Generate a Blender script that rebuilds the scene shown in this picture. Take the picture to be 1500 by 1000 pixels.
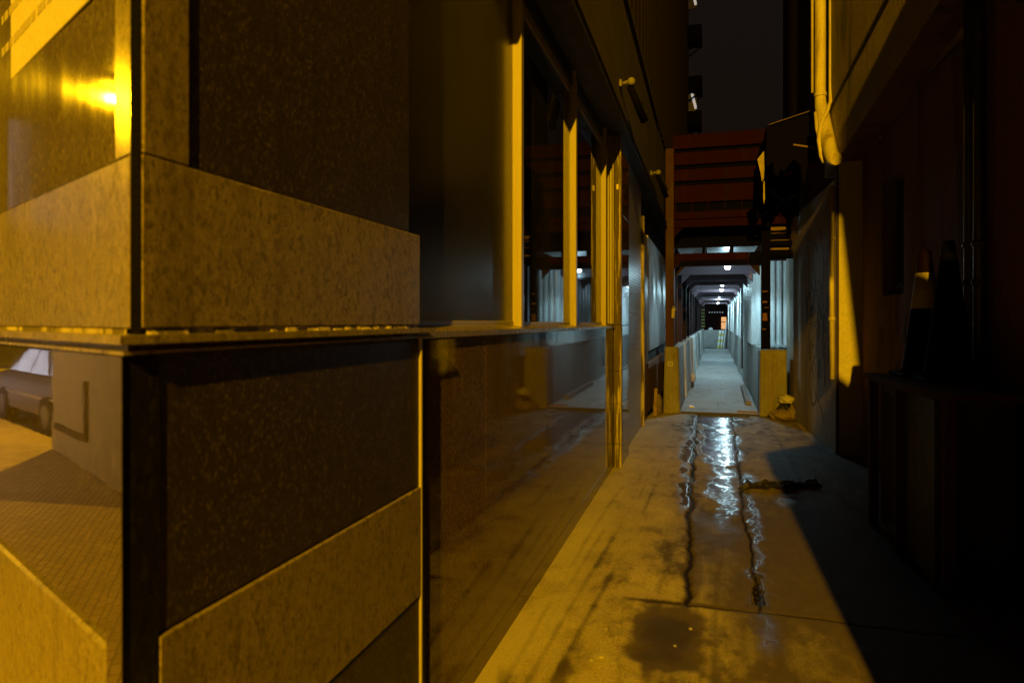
import bpy, bmesh, math, random
import numpy as np
from mathutils import Vector, Matrix
random.seed(7)
RNG = np.random.default_rng(11)
for o in list(bpy.data.objects): bpy.data.objects.remove(o)
SC = bpy.context.scene
COL = SC.collection
R = math.radians

# ------------------------------------------------------------------ camera
F, HOR, EYE = 1000.0, 470.0, 1.5
TH = math.atan(297/F); SN, CS = math.sin(TH), math.cos(TH)
cam_d = bpy.data.cameras.new("camera"); cam = bpy.data.objects.new("camera", cam_d); COL.objects.link(cam)
cam.location = (0, 0, EYE); cam.rotation_euler = (R(90), 0, TH)
cam_d.sensor_width = 36.0; cam_d.lens = 36.0*F/1500; cam_d.shift_y = -(500-HOR)/1500
cam_d.clip_start = .05; cam_d.clip_end = 2000
cam_d.dof.use_dof = True; cam_d.dof.focus_distance = 8.5; cam_d.dof.aperture_fstop = 3.6
SC.camera = cam
# ------------------------------------------------------------------ night sky
W = bpy.data.worlds.new("World"); SC.world = W; W.use_nodes = True
nt = W.node_tree; nt.nodes.clear()
sky = nt.nodes.new("ShaderNodeTexSky"); sky.sky_type = 'NISHITA'; sky.sun_disc = False
sky.sun_elevation = R(-4); sky.sun_rotation = R(180)
b1 = nt.nodes.new("ShaderNodeBackground"); b1.inputs[1].default_value = .05
b2 = nt.nodes.new("ShaderNodeBackground"); b2.inputs[0].default_value = (1, .61, .46, 1); b2.inputs[1].default_value = .0068   # city glow
ad = nt.nodes.new("ShaderNodeAddShader"); wo = nt.nodes.new("ShaderNodeOutputWorld")
nt.links.new(sky.outputs[0], b1.inputs[0]); nt.links.new(b1.outputs[0], ad.inputs[0]); nt.links.new(b2.outputs[0], ad.inputs[1]); nt.links.new(ad.outputs[0], wo.inputs[0])
SC.view_settings.view_transform = 'Standard'; SC.view_settings.look = 'None'; SC.view_settings.exposure = 0.0
SC.view_settings.gamma = 1; SC.view_settings.use_curve_mapping = False
SC.render.engine = 'CYCLES'
SC.cycles.use_denoising = True
try: SC.cycles.denoiser = 'OPENIMAGEDENOISE'
except Exception: pass
SC.cycles.max_bounces = 8; SC.cycles.sample_clamp_indirect = 4; SC.cycles.caustics_reflective = False
SODIUM = (1.0, .50, .004)
COOL = (.50, .86, 1.0)
LAMP_A = Vector((.88, -9, 6.9)); LAMP_A_W = 15600
LAMP_B_W = 2000
TUNNEL_W = 105

# ------------------------------------------------------------------ helpers
def ray(px, py):
    u = (px-750)/F; v = (HOR-py)/F
    return (-SN+u*CS, CS+u*SN, v)
def G(px, py, z=0):
    d = ray(px, py); t = (z-EYE)/d[2]; return (d[0]*t, d[1]*t)

def put(o, label=None, cat=None, group=None, kind=None):
    if label: o['label'] = label
    if cat: o['category'] = cat
    if group: o['group'] = group
    if kind: o['kind'] = kind
    return o
def thing(name, loc, label, cat, group=None):
    o = bpy.data.objects.new(name, None); COL.objects.link(o); o.location = loc; o.empty_display_size = .1
    return put(o, label, cat, group)
def wpos(o):
    p = Vector((0, 0, 0))
    while o is not None: p = p + o.location; o = o.parent
    return p

class MB:
    """collects shapes in world coordinates, build() links one mesh object"""
    def __init__(s): s.bm = bmesh.new()
    def hexa(s, p, bev=0):
        v = [s.bm.verts.new(q) for q in p]
        fs = [(3,2,1,0),(4,5,6,7),(0,1,5,4),(1,2,6,5),(2,3,7,6),(3,0,4,7)]
        f = [s.bm.faces.new([v[i] for i in q]) for q in fs]
        if bev:
            es = list({e for ff in f for e in ff.edges})
            bmesh.ops.bevel(s.bm, geom=es, offset=bev, segments=1, affect='EDGES', profile=.5)
        return s
    def box(s, x0, x1, y0, y1, z0, z1, bev=0):
        return s.hexa([(x0,y0,z0),(x1,y0,z0),(x1,y1,z0),(x0,y1,z0),(x0,y0,z1),(x1,y0,z1),(x1,y1,z1),(x0,y1,z1)], bev)
    def obox(s, o, ax, ay, az, bev=0):
        o, ax, ay, az = map(Vector, (o, ax, ay, az))
        return s.hexa([o, o+ax, o+ax+ay, o+ay, o+az, o+ax+az, o+ax+ay+az, o+ay+az], bev)
    def bar(s, a, b, w, h=None, bev=0, up=(0,0,1)):
        a, b = Vector(a), Vector(b); h = h or w; d = (b-a).normalized(); upv = Vector(up)
        if abs(d.dot(upv)) > .98: upv = Vector((1,0,0))
        x = d.cross(upv).normalized(); y = x.cross(d).normalized()
        o = a - x*w/2 - y*h/2
        return s.obox(o, x*w, y*h, b-a, bev) if True else s
    def prism(s, poly, z0, z1):
        n = len(poly)
        a = [s.bm.verts.new((p[0], p[1], z0)) for p in poly]; b = [s.bm.verts.new((p[0], p[1], z1)) for p in poly]
        s.bm.faces.new(a[::-1]); s.bm.faces.new(b)
        for i in range(n): s.bm.faces.new([a[i], a[(i+1)%n], b[(i+1)%n], b[i]])
        return s
    def extr(s, pts, vec):
        vec = Vector(vec); a = [s.bm.verts.new(p) for p in pts]; b = [s.bm.verts.new(Vector(p)+vec) for p in pts]
        n = len(pts); s.bm.faces.new(a[::-1]); s.bm.faces.new(b)
        for i in range(n): s.bm.faces.new([a[i], a[(i+1)%n], b[(i+1)%n], b[i]])
        return s
    def tube(s, pts, r, seg=10, caps=True):
        pts = [Vector(p) for p in pts]; rs = r if isinstance(r, (list, tuple)) else [r]*len(pts)
        rings = []; prev = None
        for i, p in enumerate(pts):
            d = (pts[min(i+1, len(pts)-1)] - pts[max(i-1, 0)]).normalized()
            if prev is None:
                t = Vector((0,0,1)) if abs(d.z) < .9 else Vector((1,0,0))
                x = d.cross(t).normalized()
            else: x = (prev - d*prev.dot(d)).normalized()
            prev = x; y = d.cross(x)
            rings.append([s.bm.verts.new(p + (x*math.cos(2*math.pi*k/seg) + y*math.sin(2*math.pi*k/seg))*rs[i]) for k in range(seg)])
        for i in range(len(rings)-1):
            for k in range(seg):
                f = s.bm.faces.new([rings[i][k], rings[i][(k+1)%seg], rings[i+1][(k+1)%seg], rings[i+1][k]]); f.smooth = True
        if caps: s.bm.faces.new(rings[0][::-1]); s.bm.faces.new(rings[-1])
        return s
    def lathe(s, c, prof, seg=20):
        rings = []
        for r, z in prof:
            rings.append([s.bm.verts.new((c[0]+r*math.cos(2*math.pi*k/seg), c[1]+r*math.sin(2*math.pi*k/seg), c[2]+z)) for k in range(seg)])
        for i in range(len(rings)-1):
            for k in range(seg):
                f = s.bm.faces.new([rings[i][k], rings[i][(k+1)%seg], rings[i+1][(k+1)%seg], rings[i+1][k]]); f.smooth = True
        s.bm.faces.new(rings[0][::-1]); s.bm.faces.new(rings[-1]); return s
    def build(s, name, m, parent=None, loc=None, smooth=False):
        bmesh.ops.recalc_face_normals(s.bm, faces=s.bm.faces[:])
        off = wpos(parent) if parent else Vector(loc or (0,0,0))
        bmesh.ops.translate(s.bm, vec=-off, verts=s.bm.verts[:])
        me = bpy.data.meshes.new(name); s.bm.to_mesh(me); s.bm.free()
        if smooth:
            for p in me.polygons: p.use_smooth = True
        if m: me.materials.append(m)
        o = bpy.data.objects.new(name, me); COL.objects.link(o)
        if parent: o.parent = parent
        elif loc: o.location = loc
        return o
def child(o):
    return [c for c in bpy.data.objects if c.parent == o]
def copy_tree(o, parent=None):
    c = o.copy(); COL.objects.link(c)
    if parent: c.parent = parent
    for ch in child(o): copy_tree(ch, c)
    return c

# ------------------------------------------------------------------ materials
class NT:
    def __init__(s, name):
        s.m = bpy.data.materials.new(name); s.m.use_nodes = True; s.t = s.m.node_tree
        s.b = s.t.nodes["Principled BSDF"]; s.out = s.t.nodes["Material Output"]
        s.tc = s.t.nodes.new("ShaderNodeTexCoord")
    def n(s, typ, **kw):
        q = s.t.nodes.new("ShaderNode"+typ)
        for k, v in kw.items(): setattr(q, k, v)
        return q
    def l(s, a, b): s.t.links.new(a, b)
    def coord(s, scale=(1,1,1)):
        mp = s.n("Mapping"); mp.inputs['Scale'].default_value = scale; s.l(s.tc.outputs['Object'], mp.inputs[0]); return mp.outputs[0]
    def noise(s, scale, detail=5, rough=.6, stretch=(1,1,1), dist=0):
        q = s.n("TexNoise"); q.inputs['Scale'].default_value = scale; q.inputs['Detail'].default_value = detail
        q.inputs['Roughness'].default_value = rough; q.inputs['Distortion'].default_value = dist
        s.l(s.coord(stretch), q.inputs['Vector']); return q.outputs['Fac']
    def ramp(s, fac, stops):
        q = s.n("ValToRGB"); e = q.color_ramp.elements
        e[0].position, e[0].color = stops[0][0], (*stops[0][1], 1)
        e[1].position, e[1].color = stops[1][0], (*stops[1][1], 1)
        for p, c in stops[2:]:
            k = e.new(p); k.color = (*c, 1)
        s.l(fac, q.inputs[0]); return q.outputs[0]
    def mix(s, fac, a, b, blend='MIX'):
        q = s.n("Mix", data_type='RGBA', blend_type=blend)
        for val, i in ((fac, 0), (a, 6), (b, 7)):
            if isinstance(val, (int, float)): q.inputs[i].default_value = val
            elif isinstance(val, tuple): q.inputs[i].default_value = (*val, 1) if len(val) == 3 else val
            else: s.l(val, q.inputs[i])
        return q.outputs[2]
    def math(s, op, a, b=0.0, c=None):
        q = s.n("Math", operation=op)
        for i, v in enumerate((a, b, c)):
            if v is None: continue
            if isinstance(v, (int, float)): q.inputs[i].default_value = v
            else: s.l(v, q.inputs[i])
        return q.outputs[0]
    def smooth(s, v, lo, hi, a=0., b=1.):
        q = s.n("MapRange", interpolation_type='SMOOTHSTEP'); s.l(v, q.inputs[0])
        for i, x in zip((1,2,3,4), (lo, hi, a, b)): q.inputs[i].default_value = x
        return q.outputs[0]
    def bump(s, h, strength=.3, dist=.01):
        q = s.n("Bump"); q.inputs['Strength'].default_value = strength; q.inputs['Distance'].default_value = dist
        s.l(h, q.inputs['Height']); s.l(q.outputs[0], s.b.inputs['Normal']); return q
    def set(s, **kw):
        for k, v in kw.items():
            i = s.b.inputs[k]
            if isinstance(v, (int, float)): i.default_value = v
            elif isinstance(v, tuple): i.default_value = (*v, 1) if len(v) == 3 else v
            else: s.l(v, i)
        return s

def surf(name, c1, c2, scale=6, rough=.7, bump=.3, bdist=.006, stretch=(1,1,1), metal=0., spec=.5, dirt=None, rvar=.12, dth=(.52,.68)):
    q = NT(name)
    a = q.noise(scale, 7, .62, stretch); f = q.noise(scale*11, 4, .6, stretch)
    col = q.ramp(a, [(.32, c1), (.68, c2)])
    col = q.mix(q.smooth(f, .35, .7, 0, .35), col, tuple(x*.6 for x in c1))
    if dirt:
        d = q.noise(scale*.55, 6, .7, (stretch[0]*1.6, stretch[1]*1.6, stretch[2]*.35), .6)
        col = q.mix(q.smooth(d, *dth), col, dirt)
    q.set(**{'Base Color': col, 'Metallic': metal, 'Specular IOR Level': spec})
    q.set(Roughness=q.smooth(a, .2, .8, max(.03, rough-rvar), min(1, rough+rvar)))
    if bump: q.bump(q.math('ADD', q.math('MULTIPLY', a, .5), f), bump, bdist)
    return q.m
def granite(name, base, dark, light, rough=.14, fleck=120, spec=.5, soft=1., stretch=(1,1,.55), pale=.90, smear=.16, grain=.35):
    q = NT(name)
    v = q.n("TexVoronoi"); v.inputs['Scale'].default_value = fleck; q.l(q.coord(stretch), v.inputs['Vector'])
    sep = q.n("SeparateColor"); q.l(v.outputs['Color'], sep.inputs[0])
    n1 = q.noise(fleck*.45, 5, .7, stretch); n2 = q.noise(9, 4, .6)
    n3 = q.noise(fleck*.22, 6, .75, stretch)
    col = q.ramp(sep.outputs[0], [(.0, dark), (.16, base), (pale-.12, base), (pale, light)])
    col = q.mix(q.smooth(n1, .50, .66, 0, soft), col, dark)
    col = q.mix(q.smooth(n3, .56, .68, 0, .75*soft), col, dark)
    col = q.mix(q.smooth(n2, .4, .7, 0, .4), col, tuple(x*.72 for x in base))
    oi = q.n('ObjectInfo'); dr = q.noise(7, 5, .65, (1.6,1.6,.07), .2)
    col = q.mix(q.smooth(dr, .5, .72, 0, .42), col, dark)
    col = q.mix(q.math('MULTIPLY', oi.outputs['Random'], .30), col, tuple(x*.55 for x in base))
    gr = q.noise(fleck*2.6, 3, .8, stretch)
    col = q.mix(q.smooth(gr, .50, .68, 0, grain), col, light)
    col = q.mix(q.smooth(gr, .5, .34, 0, .7), col, dark)
    q.set(**{'Base Color': col, 'Specular IOR Level': spec})
    sm = q.noise(3.2, 5, .65, (1,1,.4), .4)          # smears left by rain and hands
    q.set(Roughness=q.smooth(sm, .35, .75, rough, rough+smear))
    q.bump(q.noise(14, 3, .5), .04, .002)
    return q.m
M = {}
M['g_light'] = granite('pale_granite', (.185,.160,.120), (.065,.053,.037), (.24,.205,.15), .18, 150, .22, soft=.9, grain=.5)
M['g_light_matt'] = granite('pale_granite_matt', (.190,.155,.110), (.045,.034,.022), (.25,.21,.15), .42, 140, .25, soft=1., grain=.5)
M['g_dark'] = granite('dark_granite', (.022,.016,.011), (.008,.006,.0045), (.105,.085,.052), .38, 250, .22, pale=.955, soft=.8, grain=.55)
M['g_dark_pol'] = granite('dark_granite_polished', (.040,.032,.026), (.02,.016,.013), (.085,.07,.055), .016, 170, .8, smear=.022)
M['g_dark_sat'] = granite('dark_granite_satin', (.085,.072,.056), (.045,.037,.03), (.15,.13,.10), .05, 200, .12, smear=.05)
M['g_wall'] = granite('brown_granite_polished', (.095,.062,.030), (.030,.019,.010), (.16,.115,.06), .03, 200, .36, smear=.05, grain=.7)
M['g_black'] = granite('black_granite', (.011,.010,.009), (.005,.005,.005), (.02,.02,.018), .2, 110, .15)
M['concrete'] = surf('concrete', (.135,.125,.115), (.21,.20,.185), 3.5, .82, .5, .008, dirt=(.09,.083,.072))
M['concrete_pale'] = surf('pale_concrete', (.30,.295,.27), (.42,.41,.38), 3.5, .82, .5, .008, dirt=(.2,.19,.165))
M['concrete_floor'] = surf('walkway_concrete', (.20,.20,.185), (.31,.305,.285), 2.2, .7, .6, .006, dirt=(.13,.13,.12))
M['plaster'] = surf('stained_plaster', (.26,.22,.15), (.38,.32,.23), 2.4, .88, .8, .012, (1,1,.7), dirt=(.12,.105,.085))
M['plaster_pale'] = surf('pale_painted_plaster', (.46,.43,.37), (.54,.51,.45), 3, .8, .35, .006, dirt=(.5,.46,.38))
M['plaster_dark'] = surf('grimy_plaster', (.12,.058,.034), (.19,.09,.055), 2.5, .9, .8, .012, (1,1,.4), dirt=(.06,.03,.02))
M['render_brown'] = surf('brown_render', (.030,.020,.014), (.05,.034,.024), 2.2, .9, .6, .01)
M['tower'] = surf('sooty_tower_render', (.0075,.0055,.004), (.014,.0105,.008), 3, .9, .5, .01, spec=.1)
M['pier'] = surf('chipped_yellow_plaster', (.34,.29,.21), (.50,.44,.33), 14, .7, 1., .012, (1,1,.3), dirt=(.07,.055,.035), dth=(.46,.54))
M['alu'] = surf('bronze_aluminium', (.26,.23,.19), (.33,.295,.24), 5, .5, .04, .002, (8,8,.2), metal=.0, spec=.5)
M['dark_metal'] = surf('dark_painted_metal', (.028,.025,.022), (.05,.045,.04), 8, .5, .15, .003)
M['black'] = surf('black_paint', (.012,.011,.010), (.02,.018,.016), 8, .6, .1, .003)
M['red_steel'] = surf('red_oxide_steel', (.011,.0012,.0007), (.019,.0026,.0013), 4, .75, .3, .004, (1,1,.3), spec=.06, dirt=(.026,.005,.002))
M['red_post'] = surf('red_oxide_post', (.026,.0052,.0025), (.042,.009,.004), 5, .6, .3, .004, (1,1,.3), spec=.2, dirt=(.014,.003,.002))
M['brown_steel'] = surf('brown_painted_steel', (.014,.006,.0055), (.028,.012,.011), 4, .7, .3, .004, spec=.12)
M['ceil'] = surf('walkway_ceiling_boards', (.13,.085,.105), (.20,.135,.16), 3, .75, .3, .005)
M['white_metal'] = surf('white_corrugated_sheet', (.78,.80,.79), (.84,.86,.85), 3, .42, .12, .003, (1,1,.3), dirt=(.5,.53,.51))
M['white_paint'] = surf('white_paint', (.72,.72,.7), (.8,.8,.78), 5, .5, .08, .002)
M['grey_metal'] = surf('grey_painted_metal', (.26,.27,.27), (.36,.37,.37), 4, .38, .12, .002, dirt=(.18,.18,.17))
M['pvc'] = surf('cream_pvc_pipe', (.52,.47,.37), (.64,.58,.46), 6, .55, .35, .004, (1,1,.3), dirt=(.26,.21,.14))
M['rag'] = surf('dirty_cloth', (.30,.26,.19), (.46,.41,.31), 9, .95, .6, .01)
M['tarp'] = surf('black_tarpaulin_and_shade', (.0012,.001,.001), (.003,.0026,.0025), 8, .8, .6, .01, spec=.05)  # tarpaulin; also colours parts that lie in shade
M['wood'] = surf('weathered_board', (.15,.095,.06), (.24,.16,.10), 5, .75, .4, .004, (1,8,1))
M['wood_dark'] = surf('grimy_dark_board', (.045,.024,.014), (.08,.042,.026), 5, .85, .4, .004, (1,8,1), spec=.15)
M['cone_orange'] = surf('faded_orange_plastic', (.0035,.0009,.0006), (.006,.0015,.0009), 6, .7, .2, .004, spec=.04, dirt=(.008,.003,.002))
M['cone_white'] = surf('reflective_white_sleeve', (.20,.18,.14), (.34,.31,.25), 9, .6, .1, .002, dirt=(.06,.05,.035))
M['bag'] = surf('pale_sack', (.12,.09,.055), (.21,.165,.11), 8, .85, .7, .012)
M['bag_white'] = surf('white_plastic_sack', (.36,.35,.34), (.48,.47,.45), 9, .55, .7, .012)
M['bag_dark'] = surf('black_refuse_sack', (.006,.0055,.005), (.014,.012,.010), 9, .55, .6, .01)
M['yellow'] = surf('yellow_paint', (.62,.52,.12), (.72,.62,.18), 8, .55, .1, .002)
M['paper'] = surf('weathered_paper', (.30,.29,.26), (.38,.37,.33), 12, .8, .1, .002)
M['notice'] = surf('yellowed_notice', (.36,.33,.28), (.42,.385,.33), 7, .8, .1, .002)
M['ink'] = surf('black_ink', (.02,.02,.02), (.035,.033,.03), 12, .8, 0)
M['ink_faint'] = surf('faded_print', (.22,.19,.14), (.27,.235,.18), 12, .8, 0)
M['spray'] = surf('black_spray_paint', (.035,.033,.03), (.07,.065,.055), 25, .8, 0)
M['asphalt'] = surf('asphalt', (.035,.034,.032), (.06,.058,.055), 5, .75, .6, .006)
M['car_paint'] = surf('silver_car_paint', (.14,.135,.15), (.17,.165,.18), 2, .12, 0, spec=.8, metal=.6, rvar=.04)
M['car_red'] = surf('dark_red_car_paint', (.16,.03,.025), (.2,.04,.03), 2, .2, 0, spec=.6)
M['car_dark'] = surf('dark_grey_car_paint', (.05,.05,.055), (.06,.06,.065), 2, .2, 0, spec=.6)
M['tyre'] = surf('tyre_rubber', (.02,.02,.02), (.03,.03,.03), 9, .8, .2)
M['car_glass'] = surf('car_glass', (.02,.022,.025), (.03,.03,.035), 2, .05, 0, spec=.7)
M['blind'] = surf('olive_blind_fabric', (.46,.43,.22), (.58,.54,.30), 2.5, .95, .15, .004, (14,14,.15))
M['room'] = surf('dark_room_paint', (.05,.045,.04), (.08,.07,.06), 3, .9, .1)
def glass_mat(name='window_glass', gr=.02):
    q = NT(name); q.t.nodes.remove(q.b)
    fr = q.n("Fresnel"); fr.inputs[0].default_value = 1.52
    tr = q.n("BsdfTransparent"); tr.inputs[0].default_value = (.72,.74,.70,1)
    gl = q.n("BsdfGlossy"); gl.inputs['Roughness'].default_value = gr; gl.inputs[0].default_value = (1,1,1,1)
    df = q.n("BsdfDiffuse"); df.inputs[0].default_value = (.35,.33,.28,1)     # film of dust
    bm_ = q.n("Bump"); bm_.inputs['Strength'].default_value = .03; bm_.inputs['Distance'].default_value = .004
    q.l(q.noise(5, 2, .5), bm_.inputs['Height']); q.l(bm_.outputs[0], gl.inputs['Normal'])
    m1 = q.n("MixShader"); q.l(q.smooth(q.noise(2.2, 6, .65, (1,1,.5)), .3, .8, .02, .09), m1.inputs[0]); q.l(tr.outputs[0], m1.inputs[1]); q.l(df.outputs[0], m1.inputs[2])
    m2 = q.n("MixShader"); q.l(fr.outputs[0], m2.inputs[0]); q.l(m1.outputs[0], m2.inputs[1]); q.l(gl.outputs[0], m2.inputs[2])
    q.l(m2.outputs[0], q.out.inputs[0]); return q.m
M['glass'] = glass_mat(); M['glass_film'] = glass_mat('filmed_window_glass', .24)
def emis(name, col, s):
    q = NT(name); q.set(**{'Base Color': (.8,.8,.8), 'Emission Color': col, 'Emission Strength': s}); return q.m
M['bulb_cool'] = emis('lit_white_bulb', (.75,.96,1.), 30)
M['bulb_sodium'] = emis('lit_sodium_lens', SODIUM, 60)
M['sign_lit'] = emis('lit_lilac_sign', (.84,.76,1.), 1.3)
M['board_glow'] = emis('added_board_glow', (1.,.74,.66), .5)
M['car_glow'] = emis('added_car_glow', (.88,.86,1.), 4.)
M['window_lit'] = emis('lit_window', (.62,.82,1.), .3)
M['orange_lit'] = emis('lit_orange_panel', (1., .42, .08), .8)
def brick_mat():
    q = NT('clay_pavers')
    br = q.n("TexBrick"); br.inputs['Scale'].default_value = 5; br.inputs['Mortar Size'].default_value = .02
    br.inputs['Color1'].default_value = (.52,.41,.31,1); br.inputs['Color2'].default_value = (.42,.33,.25,1); br.inputs['Mortar'].default_value = (.16,.13,.10,1)
    q.l(q.coord(), br.inputs['Vector'])
    q.set(**{'Base Color': q.mix(q.smooth(q.noise(3), .3, .7, 0, .5), br.outputs[0], (.30,.24,.18)), 'Roughness': .7}); q.bump(br.outputs['Fac'], -.4, .006); return q.m
M['pavers'] = brick_mat()
def tile_wall_mat():
    q = NT('grey_mosaic_tiles'); br = q.n("TexBrick"); br.inputs['Scale'].default_value = 9; br.inputs['Mortar Size'].default_value = .03
    br.inputs['Color1'].default_value = (.30,.31,.30,1); br.inputs['Color2'].default_value = (.24,.25,.24,1); br.inputs['Mortar'].default_value = (.14,.14,.13,1)
    sx = q.n("SeparateXYZ"); q.l(q.coord(), sx.inputs[0]); cx = q.n("CombineXYZ"); q.l(sx.outputs[1], cx.inputs[0]); q.l(sx.outputs[2], cx.inputs[1]); q.l(cx.outputs[0], br.inputs['Vector'])
    q.set(**{'Base Color': br.outputs[0], 'Roughness': .3}); q.bump(br.outputs['Fac'], -.3, .003); return q.m
M['mosaic'] = tile_wall_mat()
# alley concrete: attributes wet / stain / pale hold stains and a broad tone across the alley, made per vertex further down
def alley_mat():
    q = NT('alley_concrete')
    def attr(n):
        a = q.n("Attribute"); a.attribute_name = n; return a.outputs['Fac']
    a = q.noise(1.7, 8, .65); f = q.noise(52, 7, .78); g = q.noise(9, 6, .7, (1,.5,1), .5)
    col = q.ramp(a, [(.3, (.27,.24,.19)), (.7, (.43,.385,.31))])
    col = q.mix(q.smooth(f, .4, .66, 0, .5), col, (.19,.17,.14))
    col = q.mix(q.smooth(g, .48, .7, 0, .6), col, (.19,.165,.13))
    ff = q.noise(95, 5, .8)
    col = q.mix(q.smooth(ff, .50, .66, 0, .8), col, (.10,.085,.065))
    col = q.mix(q.smooth(ff, .46, .34, 0, .5), col, (.52,.47,.39))
    st = q.math('ADD', attr('stain_tone'), q.math('MULTIPLY', q.math('SUBTRACT', g, .5), .7))
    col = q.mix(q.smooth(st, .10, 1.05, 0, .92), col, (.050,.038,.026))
    col = q.mix(q.smooth(attr('pale'), .2, .9, 0, .5), col, (.42,.39,.33))
    wn = q.math('ADD', attr('wet'), q.math('MULTIPLY', q.math('SUBTRACT', q.noise(13, 7, .7, (1,.5,1), .6), .5), .85))
    wet = q.smooth(wn, .42, .60)
    damp = q.smooth(q.math('ADD', attr('wet'), q.math('MULTIPLY', q.math('SUBTRACT', q.noise(7, 6, .6), .5), .35)), .05, .55)
    col = q.mix(q.math('MULTIPLY', damp, .62), col, (.045,.038,.03))
    col = q.mix(q.smooth(attr('crack'), .25, .75, 0, .96), col, (.008,.006,.0045))
    r = q.mix(damp, (.72,.72,.72), (.42,.42,.42)); r = q.mix(wet, r, (.085,.085,.085))
    q.set(**{'Base Color': col, 'Roughness': r, 'Specular IOR Level': q.mix(damp, (.12,.12,.12), (.5,.5,.5))})
    hb = q.math('SUBTRACT', q.math('ADD', q.math('MULTIPLY', f, .8), a), .9)
    hw = q.noise(24, 3, .55, (1,.5,1))
    h = q.math('ADD', q.math('MULTIPLY', q.math('SUBTRACT', 1., wet), hb), q.math('MULTIPLY', q.math('MULTIPLY', wet, hw), .10))
    q.bump(h, .5, .007)
    return q.m
M['alley'] = alley_mat()

# ------------------------------------------------------------------ ground
def fbm(x, y, freq, seed, octv=5, gain=.55):
    out = np.zeros_like(x); amp = 1.; tot = 0
    for k in range(octv):
        rg = np.random.default_rng(seed*101+k); T = rg.random((128, 128))
        fx, fy = x*freq, y*freq; ix, iy = np.floor(fx).astype(int), np.floor(fy).astype(int)
        tx, ty = fx-ix, fy-iy; tx = tx*tx*(3-2*tx); ty = ty*ty*(3-2*ty)
        g = lambda i, j: T[(ix+i) % 128, (iy+j) % 128]
        out += amp*((g(0,0)*(1-tx)+g(1,0)*tx)*(1-ty) + (g(0,1)*(1-tx)+g(1,1)*tx)*ty); tot += amp; amp *= gain; freq *= 2
    return out/tot
def sst(v, a, b):
    t = np.clip((v-a)/(b-a), 0, 1); return t*t*(3-2*t)
put(MB().box(-400, 400, -400, 400, -.6, -.14).build('ground', M['asphalt']), kind='structure')
E_ = Vector((-.8968, .4424, 0)); N_ = Vector((-.4424, -.8968, 0)); C_ = Vector((-.905, .860, 0))
def S(a, o, z=0): return C_ + E_*a + N_*o + Vector((0, 0, z))
MO = 11.42                                                    # the mouth of the covered walkway
pv = MB(); pv.hexa([S(-4,2.2,-.138), S(30,2.2,-.138), S(30,-.3,-.138), S(-4,-.3,-.138), S(-4,2.2,-.006), S(30,2.2,-.006), S(30,-.3,-.006), S(-4,-.3,-.006)])
put(pv.build('street_pavement', M['pavers']), kind='structure')

floor = put(MB().box(-1.3, 2.2, 1.2, MO+.02, -.135, -.05).build('alley_floor', M['concrete']), kind='structure')
DX = .010
xs = np.arange(-1.0, 1.80, DX); ys = np.concatenate([np.arange(1.35, 6.5, DX), np.arange(6.5, MO+.001, DX*1.7)])
XX, YY = np.meshgrid(xs, ys, indexing='ij')
wob = (fbm(XX*0, YY, 3.1, 3, 7, .68)-.5)*.10
c1 = np.interp(YY, [3.7, 6, 8, 10.4], [-.146, -.19, -.225, -.262]) + wob
c2 = np.interp(YY, [3.7, 6.5, 9.3, 11], [.214, .225, .24, .25]) + (fbm(XX*0, YY, 2.3, 5, 5, .6)-.5)*.07
j1 = 3.73 + (fbm(XX, YY*0, 2.4, 8, 5, .6)-.5)*.09 - .03*XX
j2 = 7.42 + (fbm(XX, YY*0, 2.4, 9, 4)-.5)*.04
j3 = 9.6 + (fbm(XX, YY*0, 2.4, 10, 4)-.5)*.04
right = XX > c2; left = XX < c1; mid = ~right & ~left
near = YY < j1
slab = np.where(near, 0, np.where(left, np.where(YY < j2, 1, 2), np.where(mid, np.where(YY < j2, 3, 4), np.where(YY < j3, 5, 6))))
def gau(d, w): return np.exp(-(d/w)**2)
ridge = lambda d, w: gau(d, w)
beyond = sst(YY, 3.66, 3.78)
crk1 = ridge(XX-c1, .011+.010*fbm(XX, YY, 4, 21))*beyond
crk2 = ridge(XX-c2, .007)*beyond
crkj = ridge(YY-j1, .010)*sst(XX, -.5, -.2)
crkj2 = ridge(YY-j2, .008)*(~right); crkj3 = ridge(YY-j3, .008)*right
hairx = np.interp(YY, [3, 4.5, 6.5], [-.63, -.72, -.80]); 
crack2 = gau(XX-c2, .012+.012*fbm(XX, YY, 3.3, 22))*beyond*sst(-YY, -9.6, -9)
crack = np.clip(np.maximum.reduce([crk1, crk2*.8, crkj*.25, crkj2*.5, crkj3*.4]), 0, 1)
Z = (fbm(XX, YY, .9, 31, 4)-.5)*.014 + (fbm(XX, YY, 7, 32, 4)-.5)*.004 - .018*crack
gut = gau(XX-.0, .26); Z -= .010*gut*sst(YY, 3.2, 5.2)
# sunken dark patch near the camera
hx, hy = (XX+.20)/.165, (YY-3.36)/.30
hr = (np.abs(hx)**2.6+np.abs(hy)**2.6)**(1/2.6) + (fbm(XX, YY, 3, 41, 6, .65)-.5)*.95 + .10*np.sin(YY*26+XX*3)*(YY<3.35)
hole = sst(-hr, -1.35, -.45); Z -= .010*hole
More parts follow.
